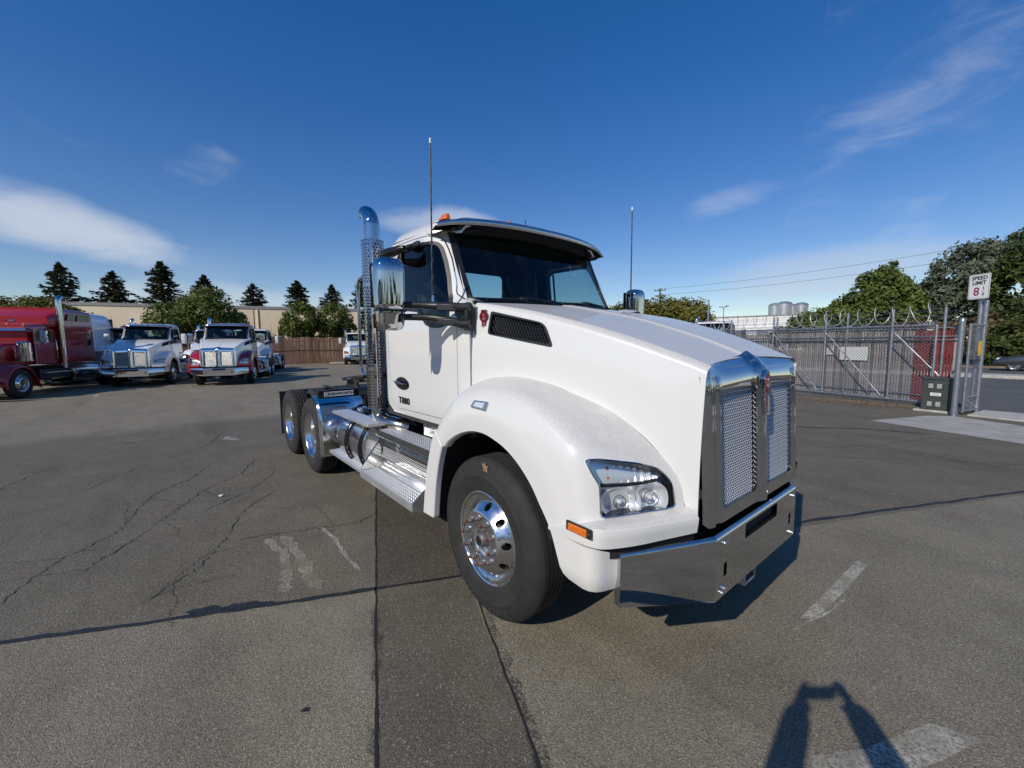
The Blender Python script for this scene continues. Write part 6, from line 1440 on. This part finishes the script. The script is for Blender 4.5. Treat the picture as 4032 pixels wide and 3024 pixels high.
def red_truck():
    t = thing('semi_truck', 'dark red long nosed sleeper truck at the left edge with chrome stack', 'truck', (-20.2, -7.75, 0), R(-20), 'trucks parked in the yard')
    RP = 'red_paint'
    hd = loft_box(1.15, -.95, .56, .82, .95, 1.78, 1.0, 1.98, .30).obj('hood', RP, t, smooth=50)
    loft_box(-.90, -2.25, .88, .98, 1.12, 2.45, 1.12, 2.50, .22).obj('cab', RP, t, smooth=50)
    loft_box(-.98, -2.2, .80, .90, 2.30, 2.58, 2.30, 2.74, .30).obj('cab_roof', RP, t, smooth=50)
    sl = loft_box(-2.38, -4.12, 1.17, 1.20, 1.10, 3.32, 1.10, 3.26, .14).obj('sleeper', RP, t, smooth=50)
    loft_box(-1.95, -2.5, .92, 1.16, 2.5, 2.95, 2.5, 3.30, .3).obj('sleeper_fairing', RP, sl, smooth=50)
    MB().bx(1.15, 1.22, -.55, .55, .92, 1.80).obj('grille', 'chrome', t, bevel=.03); MB().bx(1.30, 1.42, -1.2, 1.2, .38, .80).obj('bumper', 'chrome', t, bevel=.03)
    ws_ = MB().add([(-.93, -.80, 1.98), (-.93, .80, 1.98), (-1.05, .78, 2.42), (-1.05, -.78, 2.42)], [(0, 1, 2, 3)]); ws_.v = [(x+.035, y, z) for x, y, z in ws_.v]; ws_.obj('windshield', 'black_gloss', t)
    MB().prism([(-.70, 2.36), (-1.0, 2.48), (-1.02, 2.52), (-.72, 2.44)], lambda u, v, w: (u, w, v), -.95, .95).obj('sun_visor', 'chrome', t, bevel=.01)
    for y in (-.7, -.25, 0, .25, .7): MB().lathe([(.05, 0), (.045, .05), (.02, .075), (0, .08)], (-1.15, y, 2.585), (0, 0, 1), 12).obj('clearance_lamp', 'amber_lens', t)
    for y in (-.35, .35): MB().lathe([(.0, 0), (.05, -.02), (.055, -.12), (.02, -.35)], (-1.3, y, 2.74), (-1, 0, 0), 12).obj('horn', 'chrome', t)
    for s in (-1, 1):
        # front fender: swept arch
        rows = []
        for k in range(21):
            a = R(-8+200*k/20); r = .70 if k < 15 else .70+.012*(k-15)**2*.5; c = (.05+r*math.cos(a), .50+r*.95*math.sin(a)); rows.append([(c[0], s*y, c[1]+dz) for y, dz in ((.62, .10), (.80, .09), (1.0, .05), (1.14, .0), (1.20, -.05), (1.205, -.10))])
        MB().grid(rows, flip=s < 0).obj('fender', RP, t, smooth=60, solid=.01)
        MB().lathe([(.0, .05), (.10, .04), (.12, 0), (.11, -.1), (0, -.14)], (1.0, s*.85, 1.15), (1, 0, 0), 20).obj('headlight', 'lens_clear', t)
        # cab door, window, sleeper windows
        dw = MB().box((-1.58, s*.985, 1.80), (1.15, .02, 1.30)).obj('door', RP, t, bevel=.03); MB().prism(rpoly([(-1.08, 1.98), (-1.16, 2.36), (-2.05, 2.38), (-2.05, 1.98)], .04), lambda u, v, w: (u, w, v), s*.992, s*1.0).obj('window', 'black_gloss', dw)
        MB().tube([(-1.42, s*1.0, 1.98), (-1.42, s*1.0, 2.37)], .014, 6).obj('window_post', 'chrome', dw); MB().box((-1.62, s*1.003, 1.62), (.16, .02, .03)).obj('door_handle', 'chrome', dw)
        for x0, x1 in ((-3.10, -3.95), (-2.5, -3.0)): MB().prism(rpoly([(x0, 2.82), (x0-.1, 3.08), (x1, 3.10), (x1, 2.82)], .05), lambda u, v, w: (u, w, v), s*1.185, s*1.215).obj('window', 'black_gloss', sl)
        MB().prism(rpoly([(-3.60, 1.75), (-3.60, 2.38), (-3.95, 2.38), (-3.95, 1.75)], .04), lambda u, v, w: (u, w, v), s*1.19, s*1.222).obj('window_frame', 'dull_metal', sl)
        MB().prism(rpoly([(-3.64, 1.80), (-3.64, 2.33), (-3.91, 2.33), (-3.91, 1.80)], .03), lambda u, v, w: (u, w, v), s*1.20, s*1.226).obj('window', 'black_gloss', sl)
        MB().tube(cr([(-2.30, s*1.12, .95), (-2.30, s*1.12, 2.4), (-2.30, s*1.12, 3.5), (-2.34, s*1.12, 3.66), (-2.46, s*1.12, 3.74)], 6), .085, 20).obj('exhaust_stack', 'chrome', t, smooth=60)
        MB().cyl((-.45, s*1.02, 1.30), (-.45, s*1.02, 1.92), .19, n=28).lathe([(.0, .07), (.13, .06), (.19, .0)], (-.45, s*1.02, 1.92), (0, 0, 1), 24).cyl((-.45, s*1.02, 1.28), (-.45, s*1.02, 1.34), .205, n=28).cyl((-.45, s*1.02, 1.55), (-.45, s*1.02, 1.60), .205, n=28).obj('air_cleaner', 'chrome', t, smooth=40)
        tk = MB().lathe([(.0, -2.75), (.28, -2.74), (.33, -2.70), (.33, -4.6), (.28, -4.64), (.0, -4.65)][::-1], (0, s*.87, .68), (1, 0, 0), 40).obj('fuel_tank', 'aluminium', t, smooth=50)
        MB().bx(-2.6, -.95, s*.86-.24, s*.86+.24, .55, .95).obj('step_box', 'chassis_black', t, bevel=.02)
        for z in (.48, .80): MB().bx(-2.55, -1.15, min(s*.95, s*1.2), max(s*.95, s*1.2), z, z+.04).obj('step', 'brushed_aluminium', t, bevel=.006)
        MB().prism([(.62, .42), (-.9, .42)] and [(-1.2, .40), (-2.6, .40), (-2.4, .62), (-1.35, .62)], lambda u, v, w: (u, w, v), s*1.19, s*1.2).obj('step_skirt', 'chrome', t)
        mr = MB().bx(-.93, -.83, s*1.36-.09, s*1.36+.09, 1.92, 2.38).obj('mirror', 'chrome', t, bevel=.02)
        MB().tube([(-1.0, s*.95, 2.40), (-.9, s*1.36, 2.42), (-.9, s*1.36, 1.88), (-1.0, s*.95, 1.90)], .014, 6).obj('mirror_bracket', 'chrome', mr)
        MB().tube([(-2.06, s*1.02, 1.25), (-2.05, s*1.06, 1.3), (-2.05, s*1.06, 2.0), (-2.06, s*1.02, 2.05)], .016, 6).obj('grab_rail', 'chrome', t)
        MB().bx(-6.6, -2.0, s*.44-.04, s*.44+.04, .75, 1.02).obj('frame_rail', 'chassis_black', t)
    MB().bx(-.9, .7, -.5, .5, .5, 1.0).obj('engine_block', 'chassis_black', t)
    for ch in hero.children:
        if ch.name.split('.')[0] == 'wheel':
            w = copy_tree(ch, t, {'stud', 'lug_nut'}); w.location.x -= 1.5 if w.location.x < -1 else 0
    MB().bx(-6.9, -4.9, -.43, .43, 1.03, 1.06).obj('deck', 'chassis_black', t)
    return t
hero = make_truck()
fleet(); red_truck()
# ================================================================== far right: street lamps, silos, works, wires, car
def lamp_pole(label, p, h, heads, ang):
    t = thing('street_lamp', label, 'street lamp', (*p, 0), ang, 'lamp poles behind the hood'); MB().cyl((0, 0, 0), (0, 0, h), .075, .05, 12).obj('pole', 'galvanised', t)
    for k in range(heads):
        s = 1 if k == 0 else -1
        MB().tube([(0, 0, h-.1), (s*.35, 0, h+.05)], .03, 6).obj('arm', 'galvanised', t); hd = MB().box((s*.55, 0, h+.16), (.55, .26, .08), Euler((0, R(-s*35 if heads == 1 else -s*5), 0))).obj('lamp_head', 'dull_metal', t, bevel=.02)
        MB().box((s*.56, 0, h+.115), (.42, .2, .02), Euler((0, R(-s*35 if heads == 1 else -s*5), 0))).obj('lamp_panel', 'white_plastic', hd)
lamp_pole('near street lamp with one tilted head behind the hood', (-12.9, 29.0), 4.9, 1, R(200)); lamp_pole('far thin street lamp with two heads beyond the nearer lamp', (-22.0, 52.3), 6.0, 2, R(150))
mat('silo_steel', (.55, .55, .54), .35, .75, var=(.4, .15), roughvar=(1, .1))
for i, (a, d, h, r, lb) in enumerate(((1668, 118, 10.6, 1.35, 'first steel silo from the left beyond the gate'), (1688, 118, 10.9, 1.6, 'second steel silo from the left, the widest'), (1707, 128, 10.9, 1.25, 'third steel silo from the left, set back'), (1724, 124, 10.9, 1.5, 'fourth steel silo from the left, half behind the tree'))):
    az = YAW-math.atan((a*1.82278-2016)/1626.84); t = thing('silo', lb, 'silo', (CAM.x+d*math.cos(az), CAM.y+d*math.sin(az), 0), 0, 'steel silos beyond the gate')
    MB().cyl((0, 0, 0), (0, 0, h-.5), r, n=32).obj('tank', 'silo_steel', t); MB().lathe([(r, -.5), (r*.9, -.25), (r*.5, 0), (0, .1)], (0, 0, h), (0, 0, 1), 32).obj('dome', 'silo_steel', t); MB().tube([(r*math.cos(q), r*math.sin(q), h-.5) for q in [2*math.pi*k/24 for k in range(24)]], .06, 5, closed=True).obj('rim', 'silo_steel', t)
def at_px(u, d): az = YAW-math.atan((u*1.82278-2016)/1626.84); return (CAM.x+d*math.cos(az), CAM.y+d*math.sin(az))
wb = thing('works_building', 'long white works building low on the horizon behind the gate', 'building', (*at_px(1625, 95), 0), math.radians(18))
MB().bx(-12, 14, -6, 6, 0, 6.2).obj('hall', 'white_wall', wb); MB().bx(-3, 12, -6.4, 5, 0, 4.4).obj('annex', 'white_wall', wb); MB().bx(-12.1, 14.1, -6.1, 6.1, 6.2, 6.4).obj('roof', 'roof_grey', wb)
for k in range(6): MB().bx(-10+3.6*k, -8.2+3.6*k, -6.46, -6.0, 2.6, 3.8).obj('window', 'roof_grey', wb)
up_ = thing('utility_pole', 'wooden utility pole with cross arm rising behind the golden tree', 'pole', (*at_px(1422, 44), 0), R(20)); MB().cyl((0, 0, 0), (0, 0, 7.0), .10, .07, 10).obj('pole', 'bark', up_)
for z in (6.8, 6.3): MB().bx(-.55, .55, -.03, .03, z-.035, z+.035).obj('cross_arm', 'bark', up_)
for k in range(4): MB().lathe([(.05, 0), (.06, .05), (.04, .12), (0, .14)], (-.48+.32*k, 0, 6.83), (0, 0, 1), 8).obj('insulator', 'dull_metal', up_)
p0 = up_.location
for i, (z0, z1, lb) in enumerate(((6.95, 9.9, 'upper overhead power line crossing the sky at the right'), (6.4, 9.0, 'lower overhead power line crossing the sky at the right'), (3.4, 4.7, 'lowest service wire running in front of the street trees'))):
    a = Vector((p0.x, p0.y, z0)); b = Vector((16, 39.5, z1)) if i < 2 else Vector((14, 33, z1)); pts = [a.lerp(b, k/30)-Vector((0, 0, .9*4*(k/30)*(1-k/30))) for k in range(31)]
    tag(MB().tube(pts, .010, 4).obj('power_line', 'black_plastic'), lb, 'wire', 'overhead wires')
def car():
    t = thing('parked_car', 'grey hatchback car parked across the street at the right edge', 'car', (1.35, 33.3, .02), R(-3))
    mat('car_grey', (.065, .07, .075), .3, .4, coat=1.)
    prof = [(0, .30), (.02, .55), (.10, .68), (.55, .80), (1.05, .90), (1.25, 1.0)]
    rows = []
    for x, zt, w in ((0, .52, .62), (.05, .62, .74), (.25, .73, .84), (.7, .83, .88), (1.2, .92, .89), (2.2, .95, .90), (3.4, .97, .89), (4.0, .98, .84), (4.25, .85, .76), (4.3, .6, .7)):
        rows.append([(x, w*math.copysign(abs(math.cos(q))**.5, math.cos(q)), .24+(zt-.24)*(.5+.5*math.copysign(abs(math.sin(q))**.5, math.sin(q)))) for q in [2*math.pi*k/20 for k in range(21)]])
    mb = MB().grid(rows); mb.add(rows[0][:-1], [tuple(range(20))]).add(rows[-1][:-1], [tuple(range(20))[::-1]]); mb.obj('body', 'car_grey', t, smooth=50)
    rows = []
    for x, zt, w in ((1.15, .92, .80), (1.75, 1.30, .68), (2.1, 1.41, .64), (3.0, 1.42, .64), (3.7, 1.28, .64), (4.1, .98, .70)):
        rows.append([(x, w*c, z) for c, z in ((1.1, .90), (1.0, .92+(zt-.92)*.9), (.75, zt), (-.75, zt), (-1.0, .92+(zt-.92)*.9), (-1.1, .90))])
    mb = MB().grid(rows).obj('cabin', 'black_gloss', t, smooth=40)
    MB().grid([[(x, y, z) for y in (-.5, 0, .5)] for x, z in ((1.8, 1.345), (2.1, 1.425), (3.0, 1.435), (3.6, 1.33))]).obj('roof', 'car_grey', t, smooth=60)
    for sx_, sy_ in ((.80, -1), (.80, 1), (3.45, -1), (3.45, 1)):
        w = MB().lathe([(.20, .0), (.27, .02), (.31, 0), (.32, -.05), (.32, -.16), (.28, -.19), (.2, -.19)], (sx_, sy_*.83, .32), (0, sy_, 0), 28).obj('wheel', 'rubber', t)
        mb = MB().lathe([(.20, -.04), (.215, .012), (.205, .018), (.19, -.03), (.05, -.03)], (sx_, sy_*.83, .32), (0, sy_, 0), 28)
        for k in range(10):
            a = 2*math.pi*k/10; mb.tube([(sx_+.05*math.cos(a), sy_*(.83+.004), .32+.05*math.sin(a)), (sx_+.2*math.cos(a+.1), sy_*.83, .32+.2*math.sin(a+.1))], .014, 4)
        mb.obj('rim', 'rim_polish', w)
    for sy_ in (-1, 1): MB().lathe([(0, .04), (.08, .03), (.12, -.05), (0, -.1)], (.16, sy_*.66, .62), (-.8, sy_*.6, .15), 14).obj('headlight', 'lens_clear', t)
car()
# ================================================================== the photographer, whose shadow falls on the asphalt
def person():
    p = thing('person', 'person in dark jacket holding up a phone, only their shadow shows', 'person', (CAM.x-.52*math.cos(YAW), CAM.y-.52*math.sin(YAW), 0), YAW)
    mat('jacket', (.03, .035, .05), .8, var=(20, .2)); mat('trousers', (.05, .055, .08), .85); mat('skin', (.45, .28, .20), .5); mat('hair', (.03, .02, .015), .6)
    def skin(name, verts, edges, radii, m, root=0, sub=2):
        me = bpy.data.meshes.new(name); me.from_pydata(verts, edges, []); o = bpy.data.objects.new(name, me); COL.objects.link(o); o.parent = p
        k = o.modifiers.new('skin', 'SKIN'); k.use_smooth_shade = True
        for i, r in enumerate(radii): me.skin_vertices[0].data[i].radius = (r, r) if not isinstance(r, tuple) else r; me.skin_vertices[0].data[i].use_root = (i == root)
        s = o.modifiers.new('sub', 'SUBSURF'); s.levels = sub; s.render_levels = sub; me.materials.append(MATS[m]); return o
    V = [(0, 0, .92), (-.01, 0, 1.05), (.0, 0, 1.22), (.0, 0, 1.36), (.02, 0, 1.43), (.03, 0, 1.49), (.05, 0, 1.56),
         (0, .17, 1.36), (.22, .40, 1.17), (.435, .125, 1.735), (0, -.17, 1.36), (.20, -.36, 1.17), (.435, -.125, 1.735),
         (0, .10, .87), (.02, .12, .48), (0, .12, .09), (.14, .14, .04), (0, -.10, .87), (.02, -.12, .48), (0, -.12, .09), (.14, -.14, .04)]
    E = [(0, 1), (1, 2), (2, 3), (3, 4), (4, 5), (5, 6), (3, 7), (7, 8), (8, 9), (3, 10), (10, 11), (11, 12), (0, 13), (13, 14), (14, 15), (15, 16), (0, 17), (17, 18), (18, 19), (19, 20)]
    Rr = [(.18, .14), (.17, .13), (.19, .14), (.16, .12), .065, .085, .095, .115, .095, .055, .115, .095, .055, .10, .066, .05, .04, .10, .066, .05, .04]
    skin('body', V, E, Rr, 'jacket')
    for s in (1, -1):
        w = Vector((.415, s*.14, 1.670)); V = [tuple(w), tuple(w+Vector((.02, -s*.02, .045))), tuple(w+Vector((.035, -s*.03, .085)))]; E = [(0, 1), (1, 2)]; Rr = [(.026, .02), (.034, .018), (.034, .016)]
        for k in range(4):
            b = w+Vector((.04, -s*(.012+.008*k), .06+.024*k)); i = len(V); L_ = (.9, 1, .95, .75)[k]
            V += [tuple(b), tuple(b+Vector((.03*L_, -s*.022, .006))), tuple(b+Vector((.030*L_, -s*.052*L_, .004)))]; E += [(2, i), (i, i+1), (i+1, i+2)]; Rr += [.0095, .0088, .0075]
        i = len(V); V += [tuple(w+Vector((.012, -s*.045, .03))), tuple(w+Vector((.024, -s*.072, .045)))]; E += [(1, i), (i, i+1)]; Rr += [.011, .009]
        skin('hand', V, E, Rr, 'skin', 0, 1)
    # head: face with nose, eyes and ears, and hair
    mb = MB(); rows = []
    for i in range(15):
        a = -math.pi/2+math.pi*i/14; z = 1.555+.122*math.sin(a); r = math.cos(a)**.8 if math.cos(a) > 0 else 0; row = []
        for k in range(25):
            t = 2*math.pi*k/24; x = .098*r*math.cos(t); y = .078*r*math.sin(t)
            if abs(t) < .3 or abs(t-2*math.pi) < .3: x += .022*math.exp(-((z-1.542)/.022)**2)*(1-min(abs(t), abs(t-2*math.pi))/.3)
            row.append((.055+x, y, z))
        rows.append(row)
    mb.grid(rows); h = mb.obj('head', 'skin', p, smooth=80)
    for s in (-1, 1):
        MB().lathe([(0, .012), (.009, .008), (.012, 0), (.009, -.008), (0, -.012)], (.140, s*.032, 1.562), (1, 0, 0), 10).obj('eye', 'white_plastic', h); MB().box((.05, s*.080, 1.552), (.03, .014, .055)).obj('ear', 'skin', h, bevel=.006)
    MB().box((.148, 0, 1.498), (.01, .045, .010)).obj('mouth', mat('lip', (.35, .14, .12), .5), h, bevel=.003)
    MB().grid([[(.045+.108*math.cos(a)*math.cos(t), .088*math.cos(a)*math.sin(t), 1.57+.120*math.sin(a)) for t in [R(55+250*k/20) for k in range(21)]] for a in [R(-20+110*i/10) for i in range(11)]]).obj('hair', 'hair', p, smooth=80)
    ph = MB().box((0, 0, 0), (.008, .150, .072)).obj('phone', 'black_gloss', None, bevel=.004); ph.location = CAM-fw*.045-uu*.025; ph.rotation_euler = (0, 0, YAW); tag(ph, 'phone held level in both hands by the photographer, seen only as shadow', 'phone')
person()

# ================================================================== what stands behind the photographer: it shows only mirrored in chrome and glass
ob = thing('office_building', 'long pale office building behind the photographer, seen only mirrored in chrome', 'building', (6, -46, 0))
MB().bx(-34, 34, -10, 0, 0, 6.4).obj('wall', 'white_wall', ob); MB().bx(-34.3, 34.3, -10.3, .3, 6.4, 6.8).obj('parapet', 'parapet', ob)
for k in range(16): MB().bx(-32+4.1*k, -29.4+4.1*k, -.05, .04, 1.0, 4.6).obj('window', 'black_gloss', ob)
rg = random.Random(5); lob = []
for k in range(16):
    a = R(-52+6.2*k); d_ = rg.uniform(40, 46); lob.append(((2+d_*math.cos(a), -2+d_*math.sin(a), rg.uniform(2.6, 4.2)), (3.2, 3.2, rg.uniform(2.6, 3.8))))
tl = link('tree_line', leaves_mesh('tree_line', crown_points(lob, 16000, rg), .42, rg, .2), 'leaf_dark'); tag(tl, 'row of dark trees behind the photographer, seen only mirrored in the chrome', 'trees', kind='stuff')
